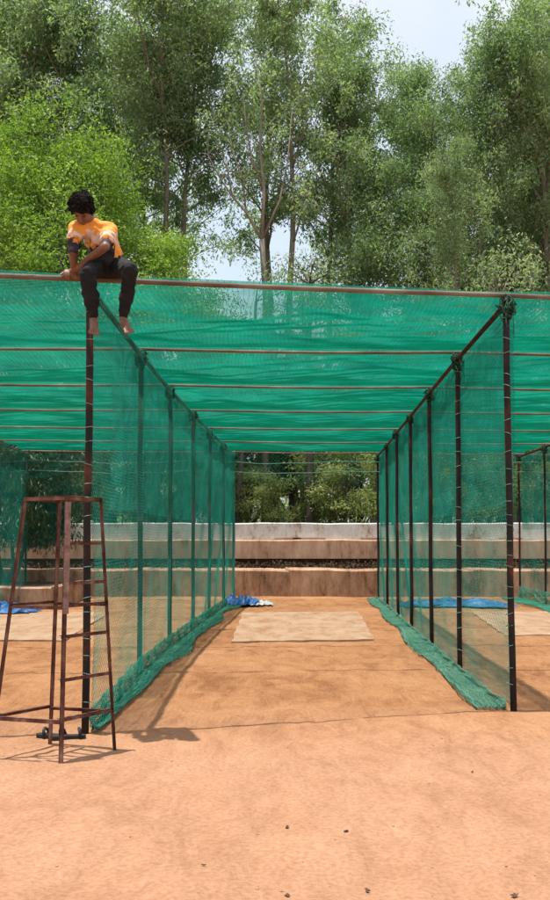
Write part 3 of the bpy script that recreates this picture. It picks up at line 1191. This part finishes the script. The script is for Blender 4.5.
def forked():
    D = 33.0
    root = empty('forked_tree', ((263 - 275) * D / F, D, 1.5))
    o = Vector(root.location)
    rs = random.Random(9)
    b = MB()
    q = lambda l: [at(x, y, D + dy) - o for x, y, dy in l]

    def lm(l, r0, r1):
        p = q(l)
        n = len(p)
        b.tube(p, [r0 + (r1 - r0) * i / (n - 1) for i in range(n)], 7)
        return p

    ends = []
    lm([(266, 505, 0), (264, 400, 0), (266, 300, 0), (262, 240, 0)], .14, .10)
    ends += lm([(262, 240, 0), (264, 190, .1), (260, 150, .2), (262, 100, .2), (255, 55, .1)], .075, .02)[2:]
    ends += lm([(262, 240, 0), (246, 212, -.2), (232, 196, -.3), (220, 178, -.4), (208, 155, -.4)], .055, .015)[3:]
    ends += lm([(232, 196, -.3), (228, 172, -.3), (216, 140, -.3)], .035, .012)[1:]
    ends += lm([(246, 212, -.2), (243, 180, 0), (232, 150, .2), (228, 120, .3)], .035, .012)[2:]
    ends += lm([(262, 240, 0), (280, 200, .3), (288, 160, .5), (292, 110, .4)], .05, .015)[2:]
    ends += lm([(264, 190, .1), (252, 160, 0), (246, 125, 0), (243, 90, .1)], .045, .015)[2:]
    cs, sg = [], []
    for e in ends:
        for k in range(3):
            t = e + Vector((rs.gauss(0, .5), rs.gauss(0, .5), rs.gauss(.2, .5)))
            b.tube([e, e.lerp(t, .5) + Vector((0, 0, .1)), t], [.015, .01, .004], 4, cap=False)
            if rs.random() < .5:
                cs.append(list(t)); sg.append((.3, .3, .38))
    b.build('trunk', M['bark'], root, True)
    V, Q = leaves(np.array(cs), np.array(sg), 80, .16, .055, .6, 9)
    link('crown', quads_mesh('crown', V, Q), M['leaf_gum'], root)
    tag(root, 'slim tree with bare forked dark limbs spread against the bright sky gap', 'tree')


forked()
bare_trunk(309, 30.5, .13, 8.5, .0, 'dark_bark', 'thick dark trunk rising in the middle of the lane end', 1)
bare_trunk(299, 34, .15, 9, .02, 'bark', 'pale grey trunk just left of the thick dark trunk', 2)
bare_trunk(238, 30.4, .09, 8, .0, 'dark_bark', 'dark trunk at the left side of the lane end', 3)
bare_trunk(262, 33, .07, 8, .03, 'dark_bark', 'thin leaning trunk right of the lane end\'s left post', 4)
bare_trunk(276, 36, .08, 8, -.03, 'bark', 'thin pale trunk left of the pale grey trunk', 5)
bare_trunk(344, 36, .07, 8, .04, 'dark_bark', 'thin dark trunk behind the olive shrub at the lane end', 6)
bare_trunk(30, 30.5, .10, 8, .02, 'dark_bark', 'dark trunk above the left side of the ladder stand', 7)
bare_trunk(78, 31, .08, 8, -.02, 'bark', 'pale thin trunk above the right side of the ladder stand', 8)
bare_trunk(135, 31, .08, 8, .0, 'bark', 'pale trunk seen through the front of the left side net', 9)
bare_trunk(515, 30.6, .09, 8, .0, 'bark', 'pale brown trunk just right of the tall front right post', 10)
bare_trunk(430, 32, .08, 8, .02, 'dark_bark', 'dark trunk seen through the right side net', 11)

# far wood closing the view
r = np.random.default_rng(77)
C = 330
cs = np.stack([r.uniform(-48, 48, C), r.uniform(58, 80, C), 1.5 + 7.5 * r.random(C) ** 1.2], -1)
V, Q = leaves(cs, np.tile([[1.5, 1.2, 1.0]], (C, 1)), 150, .5, .2, .5, 5)
o = link('distant_wood', quads_mesh('distant_wood', V, Q), M['leaf_gum'])
tag(o, 'distant dark green wood closing the view behind the trunks', 'wood', kind='stuff')

# leaf litter and creepers on the ledge between the two walls
cs = np.stack([r.uniform(-14, 14, 420), r.uniform(26.6, 28.3, 420), r.uniform(.72, .84, 420)], -1)
V, Q = leaves(cs, np.tile([[.3, .25, .05]], (420, 1)), 22, .09, .04, .1, 6)
o = link('ledge_undergrowth', quads_mesh('ledge_undergrowth', V, Q), M['litter'])
tag(o, 'dark low undergrowth filling the ledge between the two walls', 'undergrowth', kind='stuff')

# low planter block at left
pl = empty('planter_block', (-7.0, 21.6, 0))
tag(pl, 'low tan masonry block at the left edge beside a blue tarpaulin', 'planter')
b = wobble_box(-4, 2.0, -0.3, 0.0, -0.1, 0.47, .4, .012, 2)
b.build('front_wall', M['wall_low'], pl)
b = MB()
b.box((2.0, 1.75, .18), (.26, 3.5, .56))
b.build('end_wall', M['wall_low'], pl)
b = MB()
b.box((-1.05, 1.8, .2), (5.8, 3.55, .42))
b.build('soil', M['litter'], pl)


# ------------------------------------------------------------------ rusty ladder stand
def tower():
    A0, B0, C0, D0 = Vector((-2.02, 6.76, 0)), Vector((-1.70, 7.19, 0)), Vector((-1.487, 6.60, 0)), Vector((-1.165, 7.05, 0))
    org = (A0 + B0 + C0 + D0) / 4
    root = empty('ladder_stand', org)
    tag(root, 'rusty angle iron ladder stand with four splayed legs in front of the left net', 'ladder stand')
    zt = 1.84
    A1, B1, C1, D1 = [Vector(v) for v in ((-1.80, 6.80, zt), (-1.63, 7.12, zt), (-1.475, 6.66, zt), (-1.27, 6.98, zt))]
    R = lambda p: Vector(p) - org

    def lp(a, b, z):
        return a.lerp(b, z / zt)

    # legs
    legs = (('A', A0, A1, .027, (1, .3, 0)), ('B', B0, B1, .031, (1, -.3, 0)), ('C', C0, C1, .033, (1, .2, 0)), ('D', D0, D1, .025, (-1, -.2, 0)))
    for nme, p, q, w, out in legs:
        b = MB()
        b.angle(R(p + (q - p) * -0.01), R(q), w, .006, out)
        b.build('leg', M['rust'], root)
    # wide doubled plate on the upper near leg
    b = MB()
    p, q = lp(C0, C1, 1.02), lp(C0, C1, 1.80)
    b.angle(R(p + Vector((.002, -.009, 0))), R(q + Vector((.002, -.009, 0))), .044, .006, (1, .15, 0))
    b.build('leg_plate', M['worn_rust'], root)
    # top frame
    top = [(A1, C1), (C1, D1), (D1, B1), (B1, A1)]
    for p, q in top:
        b = MB()
        b.angle(R(p), R(q), .027, .005, (0, 0, -1))
        b.build('top_bar', M['rust'], root)
    # slats of the seat
    for t in (.3, .6):
        b = MB()
        b.box((R(A1.lerp(B1, t)) + R(C1.lerp(D1, t))) / 2 + Vector((0, 0, .008)), ((A1 - C1).length, .03, .005),
              Matrix.Rotation(math.atan2((C1 - A1).y, (C1 - A1).x), 4, 'Z'))
        b.build('seat_slat', M['rust'], root)
    # bracing rings
    for z, w in ((1.07, .022), (.29, .026)):
        P = [lp(A0, A1, z), lp(C0, C1, z), lp(D0, D1, z), lp(B0, B1, z)]
        for i in range(4):
            b = MB()
            b.angle(R(P[i] + Vector((0, 0, (i % 2) * .012))), R(P[(i + 1) % 4] + Vector((0, 0, (i % 2) * .012))), w, .004, (0, 0, -1))
            b.build('brace', M['rust'], root)
    # rungs between near leg and right leg
    for z in (.57, .87, 1.24, 1.52):
        b = MB()
        b.angle(R(lp(C0, C1, z)), R(lp(D0, D1, z + .0)), .022, .004, (0, 0, -1))
        b.build('rung', M['rust'], root)
    return root


tower()


# pair of black sandals under the post
def sandal(loc, rz, lab):
    root = empty('sandal', (loc[0], loc[1], float(gz(loc[0], loc[1])) + .001), rz)
    b = MB()
    outl = [(0, -.13), (.035, -.12), (.042, -.06), (.036, 0), (.048, .07), (.035, .125), (0, .14), (-.035, .12), (-.042, .06), (-.03, 0), (-.037, -.07), (-.03, -.12)]
    n = len(outl)
    V = [(x, y, 0) for x, y in outl] + [(x, y, .025) for x, y in outl]
    Q = [(i, (i + 1) % n, n + (i + 1) % n, n + i) for i in range(n)]
    b.add(V, Q)
    b.f.append(list(range(n))[::-1])
    b.f.append(list(range(n, 2 * n)))
    b.build('sole', M['black'], root)
    for y0, hh in ((.05, .055), (-.09, .06)):
        b = MB()
        b.tube([(-.042, y0, .02), (-.03, y0 + .01, hh), (0, y0 + .015, hh + .015), (.03, y0 + .01, hh), (.042, y0, .02)], [.012] * 5, 6)
        b.build('strap', M['black'], root, True)
    tag(root, lab, 'sandal', 'black sandals at the foot of the post')


sandal((-1.72, 7.42, .03), 1.3, 'black sandal at the foot of the front left post, the left of the pair')
sandal((-1.585, 7.38, .03), 1.75, 'black sandal at the foot of the front left post, the right of the pair')


# ------------------------------------------------------------------ crumpled tarpaulins
def tarp(cx, cy, w, d, h, mat, label, seed, rz=0, group='blue tarpaulins lying in the lanes'):
    n, k = 70, 34
    U, W = np.meshgrid(np.linspace(-1, 1, n), np.linspace(-1, 1, k), indexing='ij')
    out = 1 + .22 * snoise(U * 0 + np.arctan2(W, U), seed, 0, 3, 1)
    X = U * w / 2 * (1 + .12 * snoise(U, W, seed, 3, 2))
    Y = W * d / 2 * (1 + .35 * snoise(U, W * .3, seed, 3.5, 3))
    fall = np.clip(1 - np.maximum(np.abs(U), np.abs(W)) ** 4, 0, 1)
    Z = .045 + h * fall * (.3 + .5 * np.abs(snoise(U * 1.3, W, seed, 2.4, 4)) + .15 * snoise(U * 3, W * 2, seed, 3, 5))
    V = np.stack([X, Y, Z], -1).reshape(-1, 3)
    i, j = np.meshgrid(np.arange(n - 1), np.arange(k - 1), indexing='ij')
    a = i * k + j
    Q = np.stack([a, a + k, a + k + 1, a + 1], -1).reshape(-1, 4)
    me = quads_mesh('tarpaulin', V, Q)
    o = link('tarpaulin', me, mat)
    so = o.modifiers.new('thick', 'SOLIDIFY')
    so.thickness = .006
    o.location = (cx, cy, 0)
    o.rotation_euler = (0, 0, rz)
    tag(o, label, 'tarpaulin', group)
    return o


tarp(-.78, 22.2, .85, 1.0, .2, M['tarp'], 'crumpled blue tarpaulin by the rear left corner of the middle lane', 3.3)
tarp(-.30, 22.0, .5, .6, .08, M['tarp_white'], 'dusty white sheet beside the small blue tarpaulin', 4.7)
tarp(4.05, 21.6, 2.5, 1.0, .15, M['tarp'], 'long crumpled blue tarpaulin in the right lane behind the net', 5.9)
tarp(-5.75, 19.9, 1.6, 1.3, .20, M['tarp'], 'crumpled blue tarpaulin at the left edge in front of the low block', 7.1)

# loose pebbles (uncountable) and a few dry leaves
r = np.random.default_rng(5)
Pn = 5000
px = r.uniform(-7, 7, Pn)
py = 3.2 + 19 * r.random(Pn) ** 1.3
sz = 0.003 + .007 * r.random(Pn) ** 3
oct_ = np.array([(1, 0, 0), (0, 1, 0), (-1, 0, 0), (0, -1, 0), (0, 0, .7), (0, 0, -.7)])
V = (oct_[None] * sz[:, None, None] * r.uniform(.6, 1.4, (Pn, 6, 1)) + np.stack([px, py, gz(px, py) + 0.001], -1)[:, None, :]).reshape(-1, 3)
tri = np.array([(0, 1, 4), (1, 2, 4), (2, 3, 4), (3, 0, 4), (1, 0, 5), (2, 1, 5), (3, 2, 5), (0, 3, 5)])
T = (tri[None] + (np.arange(Pn) * 6)[:, None, None]).reshape(-1, 3)
o = link('pebbles', quads_mesh('pebbles', V, T), M['stone'])
tag(o, 'small pebbles and grit strewn over the red earth', 'pebbles', kind='stuff')

for k, (qx, qy, s, lab) in enumerate([(287, 824, .035, 'dry brown leaf in the middle of the foreground earth'),
                                      (345, 829, .03, 'dry brown leaf right of the middle foreground leaf'),
                                      (366, 885, .035, 'dry brown leaf near the bottom edge, right of centre'),
                                      (510, 890, .045, 'dark dry leaf at the bottom right of the photo'),
                                      (287, 889, .03, 'dry brown leaf near the bottom edge, at centre'),
                                      (205, 862, .025, 'dry brown leaf left of centre in the foreground'),
                                      (470, 770, .025, 'dry brown leaf in front of the right side net'),
                                      (240, 603, .07, 'small brown clod on the earth beside the blue tarpaulin')]):
    D = CAMZ * F / (qy - 539)
    b = MB()
    rs = random.Random(k)
    n = 9
    s *= .6
    V = [(0, 0, .006)] + [(math.cos(a) * s * (1 if i % 2 else .6), math.sin(a) * s * .5 * (1 if i % 2 else .75), .004 + rs.uniform(0, s * .5))
                          for i, a in enumerate(np.linspace(0, 2 * PI, n)[:-1])]
    V += [(x, y, z + .003) for x, y, z in V]
    m_ = n
    b.add(V, [(0, 1 + i, 1 + (i + 1) % 8) for i in range(8)] + [(m_, m_ + 1 + (i + 1) % 8, m_ + 1 + i) for i in range(8)] +
          [(1 + i, m_ + 1 + i, m_ + 1 + (i + 1) % 8, 1 + (i + 1) % 8) for i in range(8)])
    o = b.build('dry_leaf', M['dry_leaf'])
    o.location = ((qx - 275) * D / F, D, float(gz((qx - 275) * D / F, D)) - .004)
    o.rotation_euler = (0, 0, rs.uniform(0, 3))
    tag(o, lab, 'leaf', 'dry leaves on the earth')


# ------------------------------------------------------------------ person
def capsule(bm, a, b, ra, rb, seg=14):
    """tapered round-ended limb piece"""
    a = Vector(a); b = Vector(b)
    d = b - a
    Ln = max(d.length, 1e-4)
    q = d.normalized().to_track_quat('Z', 'Y').to_matrix().to_4x4()
    rings = []
    for i in range(5):
        t = -PI / 2 + (PI / 2) * i / 4
        rings.append((ra * math.cos(t), ra * math.sin(t)))
    for i in range(5):
        t = (PI / 2) * i / 4
        rings.append((rb * math.cos(t), Ln + rb * math.sin(t)))
    vs = []
    for (rr, z) in rings:
        row = []
        for s in range(seg):
            an = 2 * PI * s / seg
            row.append(bm.verts.new(a + (q @ Vector((max(rr, 1e-4) * math.cos(an), max(rr, 1e-4) * math.sin(an), z, )))))
        vs.append(row)
    for i in range(len(vs) - 1):
        for s in range(seg):
            bm.faces.new((vs[i][s], vs[i][(s + 1) % seg], vs[i + 1][(s + 1) % seg], vs[i + 1][s]))
    bm.faces.new(list(reversed(vs[0])))
    bm.faces.new(vs[-1])


def ellip(bm, c, r, rot=None, sub=3):
    m = Matrix.Translation(Vector(c)) @ (rot or Matrix.Identity(4)) @ Matrix.Diagonal((r[0], r[1], r[2], 1))
    bmesh.ops.create_icosphere(bm, subdivisions=sub, radius=1, matrix=m)


def remeshed(name, bm, vox, mat, parent, smooth_it=6):
    me = bpy.data.meshes.new(name)
    bm.to_mesh(me)
    bm.free()
    tmp = bpy.data.objects.new('tmp', me)
    col.objects.link(tmp)
    rm = tmp.modifiers.new('r', 'REMESH')
    rm.mode = 'VOXEL'
    rm.voxel_size = vox
    sm_ = tmp.modifiers.new('s', 'SMOOTH')
    sm_.factor = .5
    sm_.iterations = smooth_it
    bpy.context.view_layer.update()
    dg = bpy.context.evaluated_depsgraph_get()
    me2 = bpy.data.meshes.new_from_object(tmp.evaluated_get(dg))
    bpy.data.objects.remove(tmp)
    me2.name = name
    me2.materials.clear()
    return link(name, me2, mat, parent, True)


M['skin'] = noise_mat('brown skin', [(0.3, (0.1292, 0.0578, 0.034)), (0.7, (0.1972, 0.0952, 0.0578))], 14, rough=0.5, bump=0.1, spec=.4)
M['hair'] = noise_mat('black hair', [(0.3, (0.006, 0.005, 0.005)), (0.7, (0.014, 0.011, 0.010))], 20, rough=0.8, bump=0, spec=.15)
M['trousers'] = noise_mat('charcoal cloth', [(0.3, (0.0036, 0.0042, 0.0048)), (0.7, (0.012, 0.0132, 0.0138))], 7, rough=0.85, bump=.5, bdist=.01)
M['eye'] = noise_mat('eye', [(0.3, (0.03, 0.02, 0.015)), (0.7, (0.06, 0.04, 0.03))], 5, rough=.3, bump=0)
M['undershirt'] = noise_mat('dark sleeve cloth', [(0.3, (0.012, 0.010, 0.014)), (0.7, (0.05, 0.035, 0.045))], 9, rough=.8, bump=.3)


def shirt_mat():
    """jersey: orange shoulders and back, pale printed band, black lower front"""
    m, nt, out = new_mat('printed jersey')
    L = nt.links.new
    tc = N(nt, 'ShaderNodeTexCoord')
    sep = N(nt, 'ShaderNodeSeparateXYZ')
    L(tc.outputs['Object'], sep.inputs[0])
    nz = N(nt, 'ShaderNodeTexNoise')
    nz.inputs['Scale'].default_value = 17
    nz.inputs['Detail'].default_value = 4
    L(tc.outputs['Object'], nz.inputs['Vector'])
    h = N(nt, 'ShaderNodeMath', operation='MULTIPLY_ADD')
    h.inputs[1].default_value = .24
    L(nz.outputs['Fac'], h.inputs[0])
    L(sep.outputs['Z'], h.inputs[2])
    r = ramp(nt, [(0.0, (0.010, 0.009, 0.012)), (0.305, (0.014, 0.011, 0.014)), (0.315, (0.60, 0.22, 0.03)), (0.338, (0.66, 0.26, 0.03)),
                  (0.346, (0.60, 0.50, 0.46)), (0.385, (0.60, 0.50, 0.45)), (0.395, (0.72, 0.27, 0.03)), (1.0, (0.76, 0.30, 0.03))])
    L(h.outputs[0], r.inputs['Fac'])
    # the side and back panel on his left stays orange down to the hem
    sx = N(nt, 'ShaderNodeMath', operation='MULTIPLY_ADD')
    sx.inputs[1].default_value = 1.0
    sy = N(nt, 'ShaderNodeMath', operation='MULTIPLY')
    sy.inputs[1].default_value = .55
    L(sep.outputs['Y'], sy.inputs[0])
    L(sep.outputs['X'], sx.inputs[0])
    L(sy.outputs[0], sx.inputs[2])
    g = N(nt, 'ShaderNodeMath', operation='GREATER_THAN')
    g.inputs[1].default_value = 0.03
    L(sx.outputs[0], g.inputs[0])
    zl = N(nt, 'ShaderNodeMath', operation='LESS_THAN')
    zl.inputs[1].default_value = .23
    L(sep.outputs['Z'], zl.inputs[0])
    g2 = N(nt, 'ShaderNodeMath', operation='MULTIPLY')
    L(g.outputs[0], g2.inputs[0])
    L(zl.outputs[0], g2.inputs[1])
    mx = N(nt, 'ShaderNodeMix', data_type='RGBA')
    L(g2.outputs[0], mx.inputs[0])
    L(r.outputs[0], mx.inputs[6])
    mx.inputs[7].default_value = (.85, .32, .03, 1)
    b = N(nt, 'ShaderNodeBsdfPrincipled')
    b.inputs['Roughness'].default_value = .75
    L(mx.outputs[2], b.inputs['Base Color'])
    bp = N(nt, 'ShaderNodeBump')
    bp.inputs['Strength'].default_value = .5
    bp.inputs['Distance'].default_value = .012
    n2 = N(nt, 'ShaderNodeTexNoise')
    n2.inputs['Scale'].default_value = 10
    L(tc.outputs['Object'], n2.inputs['Vector'])
    L(n2.outputs['Fac'], bp.inputs['Height'])
    L(bp.outputs[0], b.inputs['Normal'])
    L(b.outputs[0], out.inputs[0])
    return m


def person():
    # seat point on the front beam
    seat = at(107, 281, 7.72)
    t_ = (seat.x - X_L[0]) / (X_R[0] - X_L[0])
    seat.y = D_L[0] + (D_R[0] - D_L[0]) * t_
    seat.z = Z_L[0] + (Z_R[0] - Z_L[0]) * t_ + .035
    root = empty('person', seat)
    tag(root, 'barefoot person in orange and black jersey sitting on the front beam, head bowed', 'person')

    def P(px, py, D):
        return at(px, py, D) - seat

    y0 = seat.y
    hipL = P(97, 266, y0 - .02)      # viewer's left
    hipR = P(117, 266, y0 + .0)
    pel = (hipL + hipR) / 2
    kneeL = P(87, 274, y0 - .43)
    kneeR = P(130, 270, y0 - .38)
    ankL = P(94, 320, y0 - .33)
    ankR = P(123, 319, y0 - .26)
    waist = P(106, 252, y0 - .03)
    chest = P(99, 237, y0 - .12)
    neckb = P(92, 222, y0 - .19)
    shL = P(76, 229, y0 - .25)
    shR = P(110, 231, y0 - .14)
    elL = P(73, 252, y0 - .30)
    wrL = P(74, 270, y0 - .14)
    elR = P(105, 247, y0 - .36)
    wrR = P(77, 268, y0 - .17)
    head = P(82, 209, y0 - .34)
    # ---- body
    bm = bmesh.new()
    capsule(bm, hipL, kneeL, .062, .040)
    capsule(bm, hipR, kneeR, .062, .040)
    capsule(bm, hipL, hipR, .08, .08)
    capsule(bm, pel, waist, .095, .09)
    capsule(bm, waist, chest, .09, .105)
    capsule(bm, chest, neckb, .10, .06)
    capsule(bm, shL.lerp(shR, .12), shR.lerp(shL, .12), .058, .058)
    capsule(bm, neckb, head + Vector((0, .03, -.03)), .048, .05)
    for k, a in ((kneeL, ankL), (kneeR, ankR)):
        m = k.lerp(a, .35) + Vector((0, .018, 0))
        capsule(bm, k, m, .040, .041)
        capsule(bm, m, a, .041, .031)
    for s, e, w in ((shL, elL, wrL), (shR, elR, wrR)):
        capsule(bm, s, e, .046, .036)
        capsule(bm, e, w, .037, .024)
    # head: skull, jaw, nose, brow, ears; bowed down towards his right hand side
    rot = Matrix.Rotation(-.15, 4, 'Z') @ Matrix.Rotation(1.15, 4, 'X') @ Matrix.Rotation(.12, 4, 'Y')
    # local: -Y is the face direction

    def hp(x, y, z):
        return head + (rot.to_3x3() @ Vector((x, y, z)))

    ellip(bm, hp(0, .005, .02), (.075, .092, .095), rot)
    ellip(bm, hp(0, -.035, -.045), (.055, .055, .062), rot)
    ellip(bm, hp(0, -.060, -.085), (.026, .022, .02), rot)
    capsule(bm, hp(0, -.092, .012), hp(0, -.108, -.028), .009, .014, 8)
    ellip(bm, hp(0, -.082, .032), (.05, .014, .012), rot, 2)
    ellip(bm, hp(0, -.088, -.055), (.024, .009, .006), rot, 2)
    ellip(bm, hp(0, -.086, -.067), (.020, .009, .006), rot, 2)
    ellip(bm, hp(.076, .01, -.01), (.009, .018, .03), rot, 2)
    ellip(bm, hp(-.076, .01, -.01), (.009, .018, .03), rot, 2)
    # feet hanging, toes down
    for ank, tx in ((ankL, .012), (ankR, .055)):
        heel = ank + Vector((0, .035, -.035))
        ball = ank + Vector((tx, -.075, -.10))
        capsule(bm, ank, heel, .030, .028)
        capsule(bm, ank, ball, .030, .028)
        capsule(bm, heel, ball, .028, .027)
        side = Vector((1, .25, 0)).normalized()
        d = (ball - ank).normalized()
        for q in range(5):
            s = (q - 2) * .0165
            l = (.05, .045, .042, .036, .03)[q if tx > .03 else 4 - q]
            rr = (.0125, .009, .0088, .0085, .008)[q if tx > .03 else 4 - q]
            st = ball + side * s
            capsule(bm, st, st + d * l + side * s * .1, rr, rr * .9, 8)
    # hands gripping the beam: palm over the pipe, four fingers curled down its front, thumb from the side
    beam = Vector((1, (D_R[0] - D_L[0]) / (X_R[0] - X_L[0]), .03)).normalized()
    for w, sgn, bx in ((wrL, -1, P(70, 281, 7.6)), (wrR, 1, P(79, 281, 7.6))):
        tt = (bx.x + seat.x - X_L[0]) / (X_R[0] - X_L[0])
        pipe = Vector((bx.x, D_L[0] + (D_R[0] - D_L[0]) * tt - seat.y, -.035))
        palm = pipe + Vector((0, -.012, .050))
        capsule(bm, w, palm + Vector((0, .02, .004)), .024, .022)
        capsule(bm, palm - beam * .028, palm + beam * .028, .018, .018, 10)
        for q in range(4):
            b0 = palm + beam * ((q - 1.5) * .0195) + Vector((0, -.012, -.004))
            lf = (.85, 1.0, .95, .78)[q if sgn > 0 else 3 - q]
            p1 = b0 + Vector((0, -.028, -.016)) * lf
            p2 = p1 + Vector((0, -.008, -.030)) * lf
            p3 = p2 + Vector((0, .012, -.022)) * lf
            capsule(bm, b0, p1, .0098, .0092, 8)
            capsule(bm, p1, p2, .0090, .0085, 8)
            capsule(bm, p2, p3, .0083, .0075, 8)
        t0 = palm + beam * (.03 * sgn) + Vector((0, .012, 0))
        t1 = t0 + beam * (.022 * sgn) + Vector((0, -.012, -.012))
        t2 = t1 + beam * (.006 * sgn) + Vector((0, -.022, -.024))
        capsule(bm, t0, t1, .012, .0105, 8)
        capsule(bm, t1, t2, .0105, .009, 8)
    remeshed('body', bm, .0055, M['skin'], root, 3)
    # eyes
    for sx in (-1, 1):
        b2 = bmesh.new()
        ellip(b2, hp(.030 * sx, -.080, .008), (.0115, .0085, .006), rot, 2)
        me = bpy.data.meshes.new('eye')
        b2.to_mesh(me); b2.free()
        link('eye', me, M['eye'], root, True)
    # ---- trousers
    bm = bmesh.new()
    capsule(bm, hipL + Vector((0, 0, -.005)), kneeL, .085, .061)
    capsule(bm, hipR + Vector((0, 0, -.005)), kneeR, .084, .062)
    capsule(bm, hipL, hipR, .10, .10)
    capsule(bm, pel, waist.lerp(pel, .5), .11, .105)
    for k, a, rr in ((kneeL, ankL, 1.12), (kneeR, ankR, 1.0)):
        m = k.lerp(a, .4) + Vector((0, .02, 0))
        e = k.lerp(a, .90)
        capsule(bm, k, m, .061, .058 * rr)
        capsule(bm, m, e, .058 * rr, .042)
        capsule(bm, k.lerp(a, .55) + Vector((0, .01, 0)), k.lerp(a, .58) + Vector((0, .02, 0)), .056 * rr, .05)
    tr = remeshed('trousers', bm, .010, M['trousers'], root, 4)
    folds(tr, .010, 14)
    # ---- shirt
    bm = bmesh.new()
    capsule(bm, pel + Vector((0, .0, .03)), waist, .125, .122)
    capsule(bm, waist, chest, .122, .130)
    capsule(bm, chest, neckb + Vector((0, .0, -.03)), .128, .075)
    capsule(bm, waist + Vector((.035, .03, -.02)), chest + Vector((.04, .05, 0)), .10, .10)
    capsule(bm, shL.lerp(shR, .10), shR.lerp(shL, .10), .072, .074)
    capsule(bm, shL, shL.lerp(elL, .55), .064, .060)
    capsule(bm, shR, shR.lerp(elR, .62), .066, .064)
    sh = remeshed('jersey', bm, .010, shirt_mat(), root, 4)
    folds(sh, .010, 12)
    # dark under-sleeves below the jersey sleeve
    for s, e, a, b_ in ((shL, elL, .40, .98), (shR, elR, .5, .88)):
        bm = bmesh.new()
        capsule(bm, s.lerp(e, a), s.lerp(e, b_), .049, .040)
        o = remeshed('sleeve', bm, .009, M['undershirt'], root, 2)
    # ---- hair: a mop of short curls over the skull
    b = MB()
    rr = random.Random(3)
    Ps = []
    for k in range(1500):
        while True:
            v = Vector((rr.gauss(0, 1), rr.gauss(0, 1), rr.gauss(0, 1))).normalized()
            if v.z > -.45 and not (v.y < -.35 and v.z < .30):
                break
        base = hp(v.x * .074, .005 + v.y * .090, .022 + v.z * .092)
        out_ = (rot.to_3x3() @ v)
        c = base + out_ * (rr.uniform(-.004, .018) + .012 * snoise(v.x, v.y, v.z, 3.2, 5))
        e1 = Vector((rr.gauss(0, 1), rr.gauss(0, 1), rr.gauss(0, 1))).normalized()
        e2 = e1.cross(Vector((rr.gauss(0, 1), rr.gauss(0, 1), rr.gauss(0, 1)))).normalized()
        e3 = e1.cross(e2)
        cr = rr.uniform(.007, .013)
        Ps.append([list(c + e1 * math.cos(a_) * cr + e2 * math.sin(a_) * cr + e3 * a_ * .002) for a_ in np.linspace(0, 5.2, 8)])
    V, Q = tubes_arrays(np.array(Ps), np.array([[.003, .004, .0045, .0045, .0045, .0045, .004, .002]]), 5)
    hair = link('hair', quads_mesh('hair', V, Q), M['hair'], root, True)
    bm = bmesh.new()
    ellip(bm, hp(0, .012, .028), (.083, .094, .096), rot)
    me = bpy.data.meshes.new('hair_cap')
    bmesh.ops.delete(bm, geom=[v for v in bm.verts if (rot.to_3x3().inverted() @ (v.co - head)).y < -.06 and
                               (rot.to_3x3().inverted() @ (v.co - head)).z < .045], context='VERTS')
    bm.to_mesh(me); bm.free()
    link('hair_cap', me, M['hair'], hair, True)
    return root


def folds(o, amp, s):
    me = o.data
    n = len(me.vertices)
    co = np.empty(n * 3, dtype=np.float32)
    no = np.empty(n * 3, dtype=np.float32)
    me.vertices.foreach_get('co', co)
    me.vertices.foreach_get('normal', no)
    co = co.reshape(-1, 3); no = no.reshape(-1, 3)
    d = amp * (.6 * snoise(co[:, 0], co[:, 1], co[:, 2] * 2.2, s, 3) + .5 * snoise(co[:, 0], co[:, 1], co[:, 2] * 2, s * 2.1, 6))
    co = co + no * d[:, None] * .8
    me.vertices.foreach_set('co', co.ravel())
    me.update()


person()

# ------------------------------------------------------------------ light
w = bpy.data.worlds.new('World')
scn.world = w
w.use_nodes = True
nt = w.node_tree
bg = nt.nodes['Background']
sky = nt.nodes.new('ShaderNodeTexSky')
sky.sky_type = 'NISHITA'
sky.sun_disc = False
ld = Vector((.50, .10, -3.7)).normalized()      # direction the light travels
to_sun = -ld
elev = math.asin(to_sun.z)
sky.sun_elevation = elev
sky.sun_rotation = math.atan2(to_sun.x, to_sun.y)
sky.air_density = 1.4
sky.dust_density = 3.0
sky.ozone_density = 1.0
tcw = nt.nodes.new('ShaderNodeTexCoord')
nzw = nt.nodes.new('ShaderNodeTexNoise')
nzw.inputs['Scale'].default_value = 2.6
nzw.inputs['Detail'].default_value = 8
nt.links.new(tcw.outputs['Generated'], nzw.inputs['Vector'])
rw = ramp(nt, [(0.30, (0.25, 0.25, 0.25)), (0.60, (0.9, 0.9, 0.9))])
nt.links.new(nzw.outputs['Fac'], rw.inputs['Fac'])
mw = nt.nodes.new('ShaderNodeMix')
mw.data_type = 'RGBA'
nt.links.new(rw.outputs['Color'], mw.inputs[0])
nt.links.new(sky.outputs[0], mw.inputs[6])
mw.inputs[7].default_value = (4.3, 4.5, 4.8, 1)      # thin bright cloud
nt.links.new(mw.outputs[2], bg.inputs[0])
bg.inputs[1].default_value = 0.115
sd = bpy.data.lights.new('sun', 'SUN')
sd.energy = 3.4
sd.angle = math.radians(.5)
sd.color = (1, .955, .88)
so = bpy.data.objects.new('sun', sd)
col.objects.link(so)
so.rotation_euler = ld.to_track_quat('-Z', 'Y').to_euler()

scn.view_settings.view_transform = 'Standard'
scn.view_settings.look = 'None'
scn.view_settings.gamma = 1
scn.view_settings.exposure = 0.95
scn.view_settings.use_curve_mapping = False
